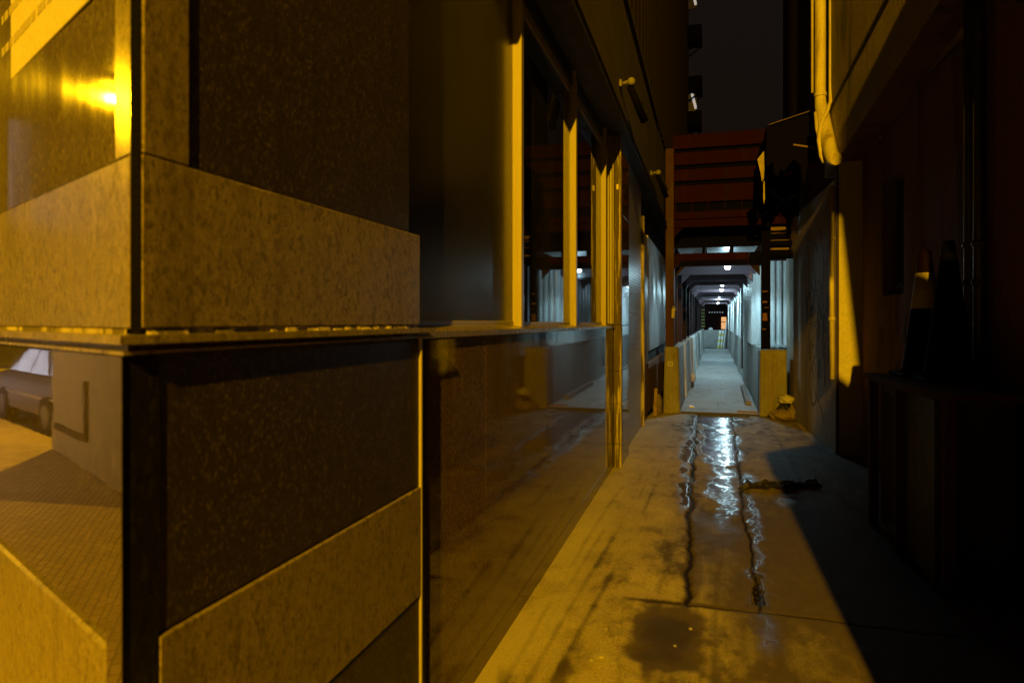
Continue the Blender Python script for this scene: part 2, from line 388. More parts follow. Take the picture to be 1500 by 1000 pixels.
# triangular black hole by the second joint
tri = sst(YY, 3.82, 3.86)*sst(-YY, -4.35, -4.0)*gau((XX-c2-.0)/(.012+.035*np.clip((4.3-YY)/.5, 0, 1)), 1.)
Z -= .014*tri
X0_ = XX.copy(); XX = XX + (fbm(X0_, YY*.8, 3.2, 80, 6, .65)-.5)*.26; wn = fbm(XX*1.5, YY*.8, 2.2, 51, 6, .62)
wmain = sst(XX, -.50, -.20)*sst(-XX, -.36, -.13)*sst(YY, 2.6, 6.5)
wet = wmain*(.26+.66*sst(YY, 6., 9.))
wet = np.maximum(wet, .66*gau(XX-(c2+.045), .038)*sst(YY, 3.8, 4.3)*sst(-YY, -7.2, -5.6))
wet = np.maximum(wet, .5*gau(XX-(c2+.02), .07)*sst(YY, 3.1, 3.4)*sst(-YY, -3.85, -3.65))
wet = np.maximum(wet, .85*gau(XX-(c1-.07), .07)*sst(YY, 5.0, 6.4)*sst(-YY, -11.2, -10.5))
wet = np.maximum(wet, 1.0*gau(XX-.06, .12)*sst(YY, 4.5, 6.4))
wet = np.maximum(wet, .95*sst(YY, 10.75, 11.05)*sst(XX, -.45, -.25)*sst(-XX, -.72, -.45))
wet = np.maximum(wet, .55*gau(XX-.55, .09)*gau(YY-6.1, .22)); wet = np.maximum(wet, .6*gau(XX-.32, .09)*gau(YY-6.9, .35))
wet -= .8*gau(XX-(c1+.065), .042)*sst(YY, 5.5, 6.5)*sst(-YY, -10.6, -10)      # dry sill right of the crack
wet -= .22*(wn < .42)*sst(YY, 4, 5)
wet += 1.0*tri + .12*hole
wet = np.clip(wet + (wn-.5)*.7*wmain, 0, 1); XX = X0_
stain_tone = np.zeros_like(XX)
stain_tone += 1.25*hole + .85*crack + 1.6*tri + 1.1*crack2 + 1.5*gau(YY-j1, .020)*sst(XX, -.55, -.25) + .5*gau(XX-c1, .022)*beyond
stain_tone += .55*wmain*sst(-YY, -7.5, -4.5)*fbm(XX, YY, 1.4, 61)
stain_tone += .38*sst(fbm(XX, YY*.7, 1.3, 90, 6, .6), .35, .8)*sst(XX, -.75, -.2)
stain_tone += .5*sst(fbm(XX, YY*.6, 5, 91, 6, .7), .5, .8)
stain_tone += .42*sst(XX, -.1, .25)*sst(-YY, -5, -3.6)*fbm(XX, YY, 1.1, 62)  # darker towards the right at the near end
stain_tone += .9*gau(XX-hairx-.02, .03)*sst(-YY, -3.1, -2.6)
for (px, py, w, h) in [(740,985,.05,.09),(870,935,.06,.05)]:
    q = G(px, py); stain_tone += 1.1*gau((XX-q[0]+(fbm(XX,YY,3,int(px))-.5)*.30)/w, 1)*gau((YY-q[1]+(fbm(XX,YY,2,int(px)+1)-.5)*.5)/h, 1)*sst(fbm(XX,YY*.6,3.5,int(px)+2),.35,.7)
for k, x0 in enumerate((-.83, -.76, -.69, -.60)):                                     # old wheel marks along the wall
    stain_tone += .55*gau(XX-x0-.022*(YY-4)-.03*np.sin(YY*.9+k), .018)*sst(fbm(XX, YY*.8, 1.7, 70+k), .25, .6)*sst(-YY, -9, -6)
stain_tone += .42*sst(XX, -.12, .5)*sst(-YY, -8, -4)  # darker from the centre to the right
stain_tone += .5*sst(XX, 1.0, 1.4)*fbm(XX, YY, 1.2, 64)
stain_tone += .24*sst(fbm(XX*9, YY*.45, 1., 97, 5, .6), .48, .72)*(.35+.65*sst(XX, -.8, -.1))
stain_tone += .26*sst(XX, -.75, -.1) + (.34*(slab == 5) + .22*(slab == 3) + .16*(slab == 4) + .16*(slab == 6))*(.55+.9*fbm(XX, YY*.6, 2.2, 98, 5, .6))  # darker away from the left wall, more on single slabs
stain_tone -= .18*sst(XX, .28, .45)*sst(-YY, -3.7, -3.5)
pale = .9*sst(-XX, .55, .90)*sst(fbm(XX, YY, 1.6, 66), .35, .6)
q = G(880, 962); pale += gau((XX-q[0])/.05, 1)*gau((YY-q[1])/.03, 1)
def grid_part(mask, name):
    nx, ny = XX.shape
    fm = mask[:-1,:-1]
    ii, jj = np.nonzero(fm)
    idx = -np.ones((nx, ny), int)
    quad = np.stack([ii*ny+jj, (ii+1)*ny+jj, (ii+1)*ny+jj+1, ii*ny+jj+1], 1)
    u, inv = np.unique(quad.ravel(), return_inverse=True); quad = inv.reshape(-1, 4)
    co = np.stack([XX.ravel()[u], YY.ravel()[u], Z.ravel()[u]], 1)
    me = bpy.data.meshes.new(name); me.from_pydata(co.tolist(), [], quad.tolist())
    for nm, arr in (('crack', np.maximum.reduce([gau(XX-c1, .009+.010*fbm(XX, YY, 5, 23))*beyond*sst(-YY, -10.6, -10.2), .9*gau(XX-c2, .006+.009*fbm(XX, YY, 4, 24))*beyond*sst(-YY, -9.4, -8.8), .8*gau(YY-j1, .008+.006*fbm(XX, YY, 5, 25))*sst(XX, -.5, -.3), .55*gau(YY-j2, .006)*(~right), .45*gau(YY-j3, .006)*right, tri, .50*hole])), ('wet', wet), ('stain_tone', stain_tone), ('pale', pale)):
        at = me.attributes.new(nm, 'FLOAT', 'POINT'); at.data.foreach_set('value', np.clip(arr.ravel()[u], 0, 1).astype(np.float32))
    me.materials.append(M['alley']); me.polygons.foreach_set('use_smooth', np.ones(len(quad), bool))
    o = bpy.data.objects.new(name, me); COL.objects.link(o); o.parent = floor; return o
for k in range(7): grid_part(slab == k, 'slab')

# ------------------------------------------------------------------ corner building (left)
LB = thing('corner_building', (-.94, .9, 0), 'granite clad corner building with large windows along the left side of the alley', 'building')
XU, XL, XG = -.935, -.905, -.94
CU = Vector((XU, .924, 0))
def SU(a, o, z=0): return CU + E_*a + N_*o + Vector((0, 0, z))
core = MB()
inner = .03
# body of the corner block, set in behind the cladding
core.prism([(XU-.04, .985), (XU-.04, 2.03), (-1.6, 2.03), SU(9, -.6)[:2], SU(9, -.03)[:2], SU(.05, -.03)[:2]], -.1, 4.7)
core.box(-1.35, XG-.022, 2.031, 7.02, -.1, 1.44)           # below the windows
core.box(-1.35, -.80, 2.10, 11.0, 3.46, 4.70)             # fascia
core.box(-1.9, -1.02, 7.75, 27, -.1, 3.455); core.box(-1.9, -.80, 11.005, 27, 3.46, 4.70)
core.box(-1.9, -.93, 7.02, 7.745, -.1, 3.455)
core.build('wall', M['render_brown'], LB)
rm = MB(); rm.box(-4.5, -4.4, 2.07, 7.0, -.1, 3.45); rm.box(-4.4, -1.36, 2.062, 2.1, -.1, 3.45); rm.box(-4.4, -1.36, 6.95, 7.0, -.1, 3.45)
rm.box(-4.4, -1.36, 2.11, 6.94, 3.38, 3.45); rm.box(-4.4, -1.36, 2.11, 6.94, .3, .4)
rm.build('room', M['room'], LB)
Zl, Zb = 1.475, 1.785          # ledge top, top of the pale band
Zd, Ze = .963, .605             # pale base band
def rpanel(y0, y1, z0, z1, x, m, t=.03, bev=.003, label=None):
    o = MB().box(x-t, x, y0, y1, z0, z1, bev).build('granite_panel', m, LB)
    if label: o['label'] = label
    return o
def mitre(o, a0, a1, z0, z1, off, m, t, near, bev=.002):
    """panel on the street face; the end at the corner is cut back so that it meets the alley face"""
    k = .055 if near else 0
    p = [o+E_*a0+N_*off, o+E_*a1+N_*off, o+E_*a1+N_*(off-t), o+E_*(a0+k)+N_*(off-t)]
    return MB().hexa([(q.x,q.y,z0) for q in p]+[(q.x,q.y,z1) for q in p], bev).build('granite_panel', m, LB)
def lpanel(a0, a1, z0, z1, off, m, t=.03): return mitre(CU, a0, a1, z0, z1, off, m, t, a0 < .05)
def chipped(y0, y1, z0, z1, x, m, t=.03, seed=1, n=110):
    """stone band on the alley face with worn, chipped arrises"""
    rg = random.Random(seed); q = MB(); rows = []
    c0 = c1_ = 0
    for i in range(n+1):
        if rg.random() < .03: c0 = rg.uniform(.002, .007)
        if rg.random() < .03: c1_ = rg.uniform(.002, .006)
        b0 = .0018+rg.uniform(0, .0012)+c0; b1 = .0018+rg.uniform(0, .0012)+c1_; c0 *= .35; c1_ *= .35
        y = y0+(y1-y0)*i/n
        rows.append([q.bm.verts.new(p) for p in ((x-t,y,z0),(x-b0,y,z0),(x,y,z0+b0),(x,y,z1-b1),(x-b1,y,z1),(x-t,y,z1))])
    for i in range(n):
        for j in range(6): q.bm.faces.new([rows[i][j], rows[i][(j+1)%6], rows[i+1][(j+1)%6], rows[i+1][j]])
    q.bm.faces.new(rows[0]); q.bm.faces.new(rows[-1][::-1])
    return q.build('granite_panel', m, LB)
# upper right face
rpanel(.938, 1.047, Zb+.002, 4.69, XU, M['g_light_matt'])
rpanel(1.05, 2.03, Zb+.002, 3.2, XU-.006, M['g_dark'])
rpanel(1.05, 2.03, 3.203, 4.69, XU-.006, M['g_dark'])
chipped(.938, 2.100, Zl+.013, Zb, XU, M['g_light_matt'], seed=3)
MB().prism([(-.958,.9335),(-.9375,.9352),(-.940,.9375),(-.97,.97)], Zl, 4.69).build('corner_bead', M['tarp'], LB)
# lower right face
LC = .876
MB().prism([(XL,.8625),(XL,.940),(XL-.03,.940),(XL-.03,.885)], -.05, 1.445).build('granite_panel', M['g_black'], LB)
rpanel(.943, 2.034, Zd+.004, 1.445, XL-.004, M['g_dark'])
chipped(.943, 2.034, Ze+.008, Zd, XL+.003, M['g_light_matt'], seed=8)
rpanel(.943, 2.034, .02, Ze, XL-.003, M['g_dark'])
MB().box(XL-.03, XL+.004, 2.036, 2.048, -.02, 1.446, .002).build('edge_trim', M['alu'], LB)
# ledge moulding on both faces, two rolls
lm = MB()
for off, z0, z1 in ((.052, 1.463, 1.477), (.030, 1.452, 1.4625), (.043, 1.4455, 1.4515)):
    x = XU+off
    cut = lambda o: SU(0, o)
    # corner point of both offset planes
    dy = (-.4424*off - off)/.8968
    cpt = (XU+off, .924+dy)
    lm.prism([cpt, (XU+off, 2.118), (XU-.03, 2.118), (XU-.03, .95), SU(.05, -.03)[:2], SU(9, -.03)[:2], SU(9, off)[:2]], z0, z1)
lm.build('granite_ledge', M['g_light'], LB)
MB().box(XU-.03, XU-.005, .95, 2.095, Zl-.002, Zl+.0125).build('mortar_joint', M['pier'], LB)
MB().hexa([(q.x,q.y,z_) for z_ in (Zl-.002, Zl+.0125) for q in (CU+E_*.06-N_*.004, CU+E_*4-N_*.004, CU+E_*4-N_*.02, CU+E_*.09-N_*.02)]).build('mortar_joint', M['pier'], LB)
sg_ = MB(); rgs = random.Random(77); yy = .95
while yy < 2.09:
    L_ = rgs.uniform(.015, .06)
    if rgs.random() < .72:
        h_ = rgs.uniform(.004, .010); d_ = rgs.uniform(.001, .008)
        sg_.hexa([(XU-.01,yy,Zl+.001),(XU+d_,yy,Zl+.001),(XU+d_*rgs.uniform(.4,1.2),yy+L_,Zl+.001),(XU-.01,yy+L_,Zl+.001),(XU-.01,yy,Zl+.011),(XU+d_*.3,yy,Zl+h_),(XU+d_*.3,yy+L_,Zl+h_*rgs.uniform(.6,1.1)),(XU-.01,yy+L_,Zl+.011)])
    yy += L_+.0005
sg_.build('sealant', M['pier'], LB)['kind'] = 'stuff'
# left face
a = .030
lpanel(.026, .105, Zb+.002, 4.69, 0, M['g_light'])
lpanel(.108, 1.35, Zb+.002, 2.75, -.004, M['g_dark_sat']); lpanel(1.353, 2.6, Zb+.002, 2.75, -.004, M['g_dark_sat']); lpanel(2.603, 3.9, Zb+.002, 2.75, -.004, M['g_dark_sat'])
lpanel(.108, 1.35, 2.753, 4.69, -.004, M['g_dark_sat']); lpanel(1.353, 2.6, 2.753, 4.69, -.004, M['g_dark_sat'])
lpanel(.026, 1.6, Zl+.012, Zb, 0, M['g_light']); lpanel(1.603, 4, Zl+.012, Zb, 0, M['g_light'])
def ll(a0, a1, z0, z1, off, m, bev=.003): return mitre(C_, a0, a1, z0, z1, off, m, .03, a0 < .05, bev)
ll(-.004, .069, -.05, 1.445, -.002, M['g_dark_pol'], .002)
ll(.072, 1.3, Zd+.006, 1.445, -.010, M['g_dark_pol']); ll(1.303, 2.6, Zd+.006, 1.445, -.010, M['g_dark_pol']); ll(2.603, 4, Zd+.006, 1.445, -.010, M['g_dark_pol'])
ll(.072, 1.6, Ze+.006, Zd, 0, M['g_light'], .006); ll(1.603, 4, Ze+.006, Zd, 0, M['g_light'], .006)
ll(.072, 1.6, -.05, Ze, -.004, M['g_dark_pol']); ll(1.603, 4, -.05, Ze, -.004, M['g_dark_pol'])
# lower wall under the windows
for y0, y1 in ((2.20, 2.818), (2.821, 4.08), (4.083, 5.37), (5.373, 6.995)):
    rpanel(y0, y1, .10, 1.434, XG, M['g_wall'], .02, .0015)
    rpanel(y0, y1, -.03, .097, XG-.001, M['g_wall'], .02, .0015)
MB().box(XG-.02, XG-.012, 2.05, 2.197, -.02, 1.434).build('joint_filler', M['black'], LB)
# sill: slopes to the front and drops a little along the alley
sl = MB(); sl.hexa([(-1.035,2.122,1.436),(-.925,2.122,1.44),(-.925,7.0,1.425),(-1.035,7.0,1.42),(-1.035,2.122,1.489),(-.925,2.122,1.466),(-.925,7.0,1.446),(-1.035,7.0,1.468)], .002)
sl.build('window_sill', M['g_light'], LB)
# windows
XP = -1.02
ymul = [2.10, 3.55, 5.13, 6.71]
def zs(y): return 1.489-.0043*(y-2.1)
for k in range(4):
    y0 = ymul[k]; y1 = ymul[k+1] if k < 3 else 6.99
    w = MB().box(XP-.006, XP, y0+.02, y1-.02, zs(y1)+.005, 3.24).build('window', M['glass_film' if k == 0 else 'glass'], LB)
    MB().box(XP-.045, XP+.012, y0+.026, y1-.026, 3.23, 3.29, .002).build('rail', M['alu'], w)
    MB().box(XP-.045, XP+.006, y0+.026, y1-.026, zs(y1)-.03, zs(y1)+.018, .002).build('rail', M['alu'], w)
    if k > 0: MB().box(XP-.05, XP+.05, y0-.024, y0+.024, zs(y0)-.02, 3.45, .002).build('mullion', M['alu'], w)
    if k == 0:
        bl = MB(); n = 60
        for i in range(n):
            ya = y0+.03+(y1-y0-.06)*i/n; yb = y0+.03+(y1-y0-.06)*(i+1)/n; s0 = .010*math.sin(i*1.9)+.006*math.sin(i*.7); s1 = .010*math.sin((i+1)*1.9)+.006*math.sin((i+1)*.7)
            bl.hexa([(-1.066+s0,ya,1.5),(-1.063+s0,ya,1.5),(-1.063+s1,yb,1.5),(-1.066+s1,yb,1.5),(-1.066+s0,ya,3.3),(-1.063+s0,ya,3.3),(-1.063+s1,yb,3.3),(-1.066+s1,yb,3.3)])
        bl.build('curtain', M['blind'], w)
MB().box(-1.08, -1.0, 2.10, 7.0, 3.292, 3.455).build('window_head', M['black'], LB)
# fascia mouldings with a projecting lip
fa = MB(); fa.box(-1.0, -.79, 2.12, 11.0, 3.405, 3.458, .004); fa.build('fascia_soffit', M['black'], LB)
fa = MB(); fa.box(-.80, -.775, 2.12, 11.0, 3.46, 3.53, .004); fa.box(-.798, -.785, 2.12, 11.0, 3.535, 4.06, .003); fa.build('fascia_panel', M['render_brown'], LB)
MB().box(-.80, -.765, 2.12, 11.0, 4.64, 4.72, .004).build('fascia_coping', M['render_brown'], LB)
# pier at the end of the windows
for z0, z1 in ((-.02, .24), (.243, .65), (.653, .985), (.988, 1.46)):
    MB().box(-.935, -.86, 7.0, 7.10, z0, z1, .004).build('pier_block', M['pier'], LB)
MB().box(-.93, -.868, 7.004, 7.10, 1.463, 3.40, .004).build('pier_block', M['pier'], LB)
for x0, x1, y0 in ((-1.015, -.985, 6.992), (-.975, -.955, 6.985), (-.945, -.934, 6.97)):
    MB().box(x0, x1, y0, 7.05, 1.47, 3.40, .002).build('pier_trim', M['alu'], LB)
MB().box(-1.01, -.936, 7.012, 7.05, 1.47, 3.4).build('pier_trim', M['dark_metal'], LB)
for z0, z1 in ((-.02,.24),(.246,.65),(.656,.985),(.99,1.45),(1.456,1.9),(1.906,2.6),(2.606,3.4)):
    MB().box(-.93, -.866, 7.105, 7.74, z0, z1, .002).build('granite_panel', M['g_wall'], LB)
MB().box(-.91, -.885, 6.985, 7.0035, 2.84, 2.895, .003).build('junction_box', M['pvc'], LB)
# mosaic wall with a roller shutter look beyond the pier: real courses
sh = MB()
z = .0
while z < 3.4:
    sh.box(-1.02, -.925, 7.76, 9.86, z, z+.037, .002); z += .040
sh.build('shutter', M['mosaic'], LB)
MB().box(-.96, -.885, 9.88, 9.95, -.02, 3.0, .003).build('shutter_guide', M['pier'], LB)
for y0, y1, z0, z1 in ((9.97,10.6,1.05,2.9),(10.62,11.3,.8,2.85),(11.32,12.1,1.0,2.9),(12.12,13.4,1.0,2.9),(13.42,15.2,1.0,2.9),(15.22,18,1.0,2.9)):
    MB().box(-1.02, -.95, y0, y1, z0, z1, .004).build('wall_sheet', M['grey_metal'], LB)
MB().box(-1.02, -.96, 9.97, 18, -.02, .79, .004).build('plinth', M['plaster_dark'], LB)

# notice on the left face
NT_ = thing('notice_board', SU(.6, .012, 2.3), 'large pale notice board with faded rows of print high on the corner granite', 'notice board')
MB().obox(SU(.232, .0, 2.118), E_*.95, N_*.004, Vector((0,0,.95)), .001).build('panel', M['notice'], NT_)
rows = MB()
for r_ in range(9):
    aa = .30
    while aa < 1.02:
        w_ = random.uniform(.015, .05); rows.obox(SU(aa, .0041, 2.20+r_*.085), E_*w_, N_*.0008, Vector((0,0,.022))); aa += w_+random.uniform(.006, .02)
rows.build('print', M['ink_faint'], NT_)['kind'] = 'stuff'

# tall ribbed building above the podium
TW = thing('ribbed_tower', (-1.2, 14, 4.72), 'tall dark building with vertical ribs rising above the left alley wall', 'building')
MB().box(-6, -.93, 4.6, 25, 4.725, 34).build('wall', M['tower'], TW)
rb = None
for i in range(48):
    y = 5.0+i*.415
    if rb is None:
        rb = MB().box(-.928, -.87, y, y+.05+.02, 4.73, 33, .004).build('rib', M['tower'], TW); y00 = y
    else:
        c = rb.copy(); COL.objects.link(c); c.location = rb.location + Vector((0, y-y00, 0)); c.scale = (1, 1, 1)
for (y, z) in ((23.2, 7.9), (23.6, 10.9), (23.3, 13.1), (24.2, 9.4)):
    AC = thing('air_conditioner', (-.7, y, z), 'air conditioner on a bracket', 'air conditioner')
    b = MB().box(-.925, -.42, y, y+.75, z, z+.5, .02).build('casing', M['tarp'], AC)
    g_ = MB()
    for k in range(6): g_.box(-.90, -.45, y-.012, y-.002, z+.06+k*.07, z+.10+k*.07)
    g_.build('grille', M['tarp'], AC)
    br = MB(); br.bar((-.925, y+.1, z-.35), (-.42, y+.1, z-.02), .04); br.bar((-.925, y+.65, z-.35), (-.42, y+.65, z-.02), .04); br.bar((-.925, y+.1, z-.02), (-.40, y+.1, z-.02), .04); br.bar((-.925, y+.65, z-.02), (-.40, y+.65, z-.02), .04)
    br.build('bracket', M['tarp'], AC)
    AC['label'] = {7.9: 'lowest air conditioner just above the red gantry on the ribbed tower', 10.9: 'air conditioner beside the upper lit slit window on the ribbed tower', 13.1: 'topmost air conditioner on the ribbed tower', 9.4: 'middle air conditioner at the far edge of the ribbed tower'}[z]
    AC['group'] = 'air conditioners on the ribbed tower'
for (y, z) in ((24.55, 8.75), (24.55, 12.35)):
    w = MB().obox((-.925, y, z), (.32, 0, 0), (0, .06, 0), (0, 0, .9), .01).build('window_hood', M['dark_metal'], TW)
    MB().hexa([(-.80,y-.02,z+.62),(-.73,y-.02,z+.62),(-.60,y-.02,z+.1),(-.67,y-.02,z+.1),(-.80,y-.004,z+.72),(-.73,y-.004,z+.72),(-.60,y-.004,z+.2),(-.67,y-.004,z+.2)]).build('lit_edge', M['window_lit'], w)
    MB().box(-.90, -.87, y-.03, y-.005, z, z+.85).build('lit_frame', M['window_lit'], w)

def sec_cam(y, z, label):
    x_ = -.009*(y-.9)
    r = thing('security_camera', (-.78, y, z), label, 'security camera', 'cameras on the fascia')
    MB().box(-.785, -.762, y-.03, y+.03, z-.03, z+.035, .006).build('wall_mount', M['concrete'], r)
    MB().tube([(-.757,y,z),(-.71,y,z+.01),(-.68,y-.01,z)], .018, 8).build('joint', M['concrete'], r)
    MB().lathe((-.675, y-.02, z-.03), [(.012,0),(.032,.01),(.036,.035),(.03,.06),(.01,.07)], 12).build('cap', M['concrete'], r)
    d = Vector((.13, .25, -.32)).normalized(); p = Vector((-.69, y, z-.03))
    MB().tube([p, p+d*.36], [.03, .036], 10).build('body', M['tarp'], r)
    r.location.x += 0
    MB().bar(p+Vector((.03,.0,.01)), p+d*.30+Vector((.035,0,.03)), .05, .006).build('sunshield', M['black'], r)
    r.location.x += x_
sec_cam(6.25, 3.66, 'camera on a white mount on the fascia above the pale end pier')
sec_cam(9.75, 3.57, 'smaller far camera on the fascia beside the red gantry post')

# ------------------------------------------------------------------ covered walkway
CW = thing('covered_walkway', (0, MO, 0), 'long lit covered walkway of steel frames behind a red gantry', 'covered walkway')
NB, SPC, YE = 13, 2.12, 39.0
wf = put(MB().box(-.80, 1.15, MO+.03, YE+2, -.05, .026).build('walkway_floor', M['concrete_floor']), kind='structure')
y = MO+.03; k = 0
while y < 30:
    L = (1.3, 1.05, 1.45, 1.2)[k % 4]; sp = (.05, .2, -.1, .12)[k % 4]
    MB().box(-.795, sp-.004, y, y+L-.008, .022, .034+.003*(k%2), .004).build('slab', M['concrete_floor'], wf)
    MB().box(sp+.004, 1.145, y, y+L-.008, .022, .036-.003*(k%2), .004).build('slab', M['concrete_floor'], wf)
    y += L; k += 1
MB().box(-.53, .67, MO-.012, MO+.05, -.03, .030, .004).build('floor_lip', M['black'], wf)
# gantry front
Y0 = MO-.04
def plate(x0, x1, z0, z1, m='red_steel', d=.06, nm='gantry_panel', y=Y0):
    return MB().box(x0, x1, y, y+d, z0, z1, .006).build(nm, M[m], CW)
plate(-.66, 1.26, 4.285, 4.51); plate(-.63, 1.26, 4.02, 4.225); plate(-.63, 1.26, 3.76, 3.95); plate(-.63, 1.26, 3.41, 3.69)
MB().box(-.63, 1.26, Y0+.075, Y0+.10, 3.0, 4.3).build('gantry_backing', M['tarp'], CW)
for z in (4.235, 3.96, 3.70): MB().box(-.63, 1.26, Y0+.02, Y0+.07, z, z+.012).build('gantry_rail', M['tarp'], CW)
for k in range(8): MB().box(-.62+k*.255, -.605+k*.255, Y0+.005, Y0+.07, 3.272, 3.408).build('gantry_divider', M['red_steel'], CW)
plate(-.63, 1.26, 3.145, 3.265, d=.09); plate(-.63, 1.26, 3.01, 3.135, d=.085)
plate(-.63, .52, 2.47, 2.59, d=.05); plate(.523, 1.2, 2.47, 2.59, 'tarp', d=.05)  # right end coloured black for the canopy's shade
MB().box(-.77, -.632, Y0-.02, Y0+.12, 1.09, 4.30, .006).build('post', M['red_post'], CW)
MB().box(.70, .83, Y0-.02, Y0+.12, 1.06, 3.30, .006).build('post', M['tarp'], CW)  # right post coloured black for the canopy's shade
MB().box(-.632, 1.2, Y0+.55, Y0+.57, 2.80, 3.2).build('gantry_backing', M['tarp'], CW)  # black board stands in for the darkness inside the opening
MB().box(-.632, 1.2, Y0+.062, Y0+.098, 2.685, 2.76).build('joist', M['tarp'], CW)  # black batten added to cover the lamp-lit panel edges
for x0, x1 in ((-.60, -.20), (-.13, .235), (.29, .66)):
    MB().box(x0, x1, Y0+.10, Y0+2.1, 2.70, 2.72).build('roof_panel', M['grey_metal'], CW)
for x0 in (-.195, .24): MB().box(x0, x0+.045, Y0+.06, Y0+2.1, 2.60, 2.735).build('joist', M['tarp'], CW)
MB().extr([(-.63,Y0+.02,3.005),(-.50,Y0+.02,3.005),(-.63,Y0+.02,2.86)], (0,.05,0)).build('gusset', M['red_steel'], CW)
MB().extr([(-.63,Y0+.02,2.466),(-.52,Y0+.02,2.466),(-.63,Y0+.02,2.34)], (0,.05,0)).build('gusset', M['red_steel'], CW)
MB().box(.842, 1.27, Y0+.20, Y0+.23, 2.56, 3.3).build('gantry_backing', M['tarp'], CW)
# slats to the right of the right post
for z0, z1, x1 in ((2.88, 2.99, 1.10), (2.72, 2.78, 1.12), (2.62, 2.655, 1.12)): MB().box(.85, x1, Y0+.15, Y0+.19, z0, z1, .004).build('slat', M['wood'], CW)
# white corrugated sheets
def corr(p0, p1, z0, z1, n, depth, nrm, name, parent, m, flat=.5, sl=.08, t=.004):
    p0, p1, nrm = Vector(p0), Vector(p1), Vector(nrm); d = p1-p0
    prof = []
    for i in range(n):
        for f, h in ((0, 0), (flat, 0), (flat+sl, 1), (1-sl, 1)): prof.append(((i+f)/n, h*depth))
    prof.append((1., 0))
    q = MB(); bm = q.bm; up = Vector((0,0,1))
    L = [[bm.verts.new(p0+d*f+nrm*(h+s_)+up*z) for f, h in prof] for s_, z in ((t, z0), (t, z1), (0, z1), (0, z0))]
    k = len(prof)
    for i in range(k-1):
        for j in range(4): bm.faces.new([L[j][i], L[j][i+1], L[(j+1)%4][i+1], L[(j+1)%4][i]])
    bm.faces.new([L[j][0] for j in range(4)]); bm.faces.new([L[j][k-1] for j in range(3,-1,-1)])
    return q.build(name, m, parent)
corr((.74, 13.62, 0), (1.42, 13.62, 0), .9, 2.62, 6, .03, (0,-1,0), 'corrugated_sheet', CW, M['white_metal'])
MB().box(.86, 1.36, 13.50, 13.58, 1.02, 1.06).build('sheet_rail', M['white_metal'], CW)
for k in range(1, NB):
    y0 = MO+.10+k*SPC
    corr((.765, y0, 0), (.765, y0+SPC-.02, 0), 1.05, 2.44, 5, .085, (-1,0,0), 'corrugated_sheet', CW, M['white_metal'], .42, .14)
# frames (posts, beam with haunches), one of each then copies
beam0 = None
for k in range(NB):
    y0 = MO+.30+k*SPC
    if beam0 is None:
        lp = MB().box(-.76, -.625, y0, y0+.10, 1.085, 2.40, .005).build('post', M['brown_steel'], CW)
        rp = MB().box(.755, .86, y0, y0+.10, 1.04, 2.40, .005).build('post', M['brown_steel'], CW)
        be = MB(); be.box(-.76, .86, y0-.02, y0+.12, 2.403, 2.56, .006)
        beam0 = be.build('beam', M['ceil'], CW)
        h1 = MB().extr([(-.625,y0+.01,2.40),(-.47,y0+.01,2.40),(-.625,y0+.01,2.24)], (0,.08,0)).build('haunch', M['ceil'], CW)
        h2 = MB().extr([(.70,y0+.01,2.40),(.70,y0+.01,2.24),(.55,y0+.01,2.40)], (0,.08,0)).build('haunch', M['ceil'], CW)
        mid_ = MB().box(-.735, -.65, y0+SPC*.48, y0+SPC*.48+.07, 1.085, 2.56, .004).build('post', M['brown_steel'], CW)
        proto = [lp, rp, beam0, h1, h2, mid_]
    else:
        for p in proto:
            c = p.copy(); COL.objects.link(c); c.location = p.location + Vector((0, k*SPC, 0))
for h_ in (h1, h2):                                            # first haunches coloured darker, as if out of the street lamp's light
    h_.data = h_.data.copy(); h_.data.materials[0] = M['brown_steel']
for k in range(1, NB):
    y0 = MO+.06+k*SPC
    MB().box(-.80, 1.2, y0+.02, y0+SPC-.01, 2.60+(.004 if k % 2 else 0), 2.63, .003).build('roof_board', M['ceil'], CW)
# white bar drawn as the lit edge beside the first lamp, wooden bar beyond
MB().box(.25, .70, 12.78, 12.80, 2.495, 2.51).build('thin_bar', M['white_paint'], CW)
MB().bar((.24, 22.0, 2.50), (.70, 21.0, 2.42), .018).build('thin_bar', M['wood'], CW)
MB().tube([(.66,18.2,.3),(.66,18.2,2.3)], .03, 8).build('downpipe', M['grey_metal'], CW)
# openings on the left let in light strips far down
MB().box(-.80, -.77, 24.2, 25.6, 1.2, 2.3).build('side_sheet', M['white_metal'], CW)
MB().box(-.80, -.77, 32.2, 34.6, 1.2, 2.3).build('side_sheet', M['white_metal'], CW)
hz = MB()
for k in range(6): hz.obox((-.63, 34.75, 1.2+k*.16), (.16,0,0), (0,.01,0), (0,0,.08))
MB().box(-.635, -.465, 34.762, 34.80, 1.15, 2.2).build('hazard_post', M['black'], CW)
o_ = hz.build('hazard_stripe', M['yellow'], CW)
# the end of the walkway
corr((-.8, YE+1.2, 0), (1.2, YE+1.2, 0), .0, 2.56, 10, .05, (0,-1,0), 'end_sheet', CW, M['brown_steel'])
MB().box(.35, .62, YE+.95, YE+.98, 1.05, 1.72, .005).build('orange_panel', M['orange_lit'], CW)
MB().box(.345, .625, YE+.92, YE+.945, 1.42, 1.46).build('orange_bar', M['black'], CW)
for k in range(6): MB().lathe((-.28+k*.14, YE+.7, 1.95), [(.01,0),(.03,.01),(.03,.045),(.01,.06)], 8).build('indicator_bulb', M['window_lit'], CW)

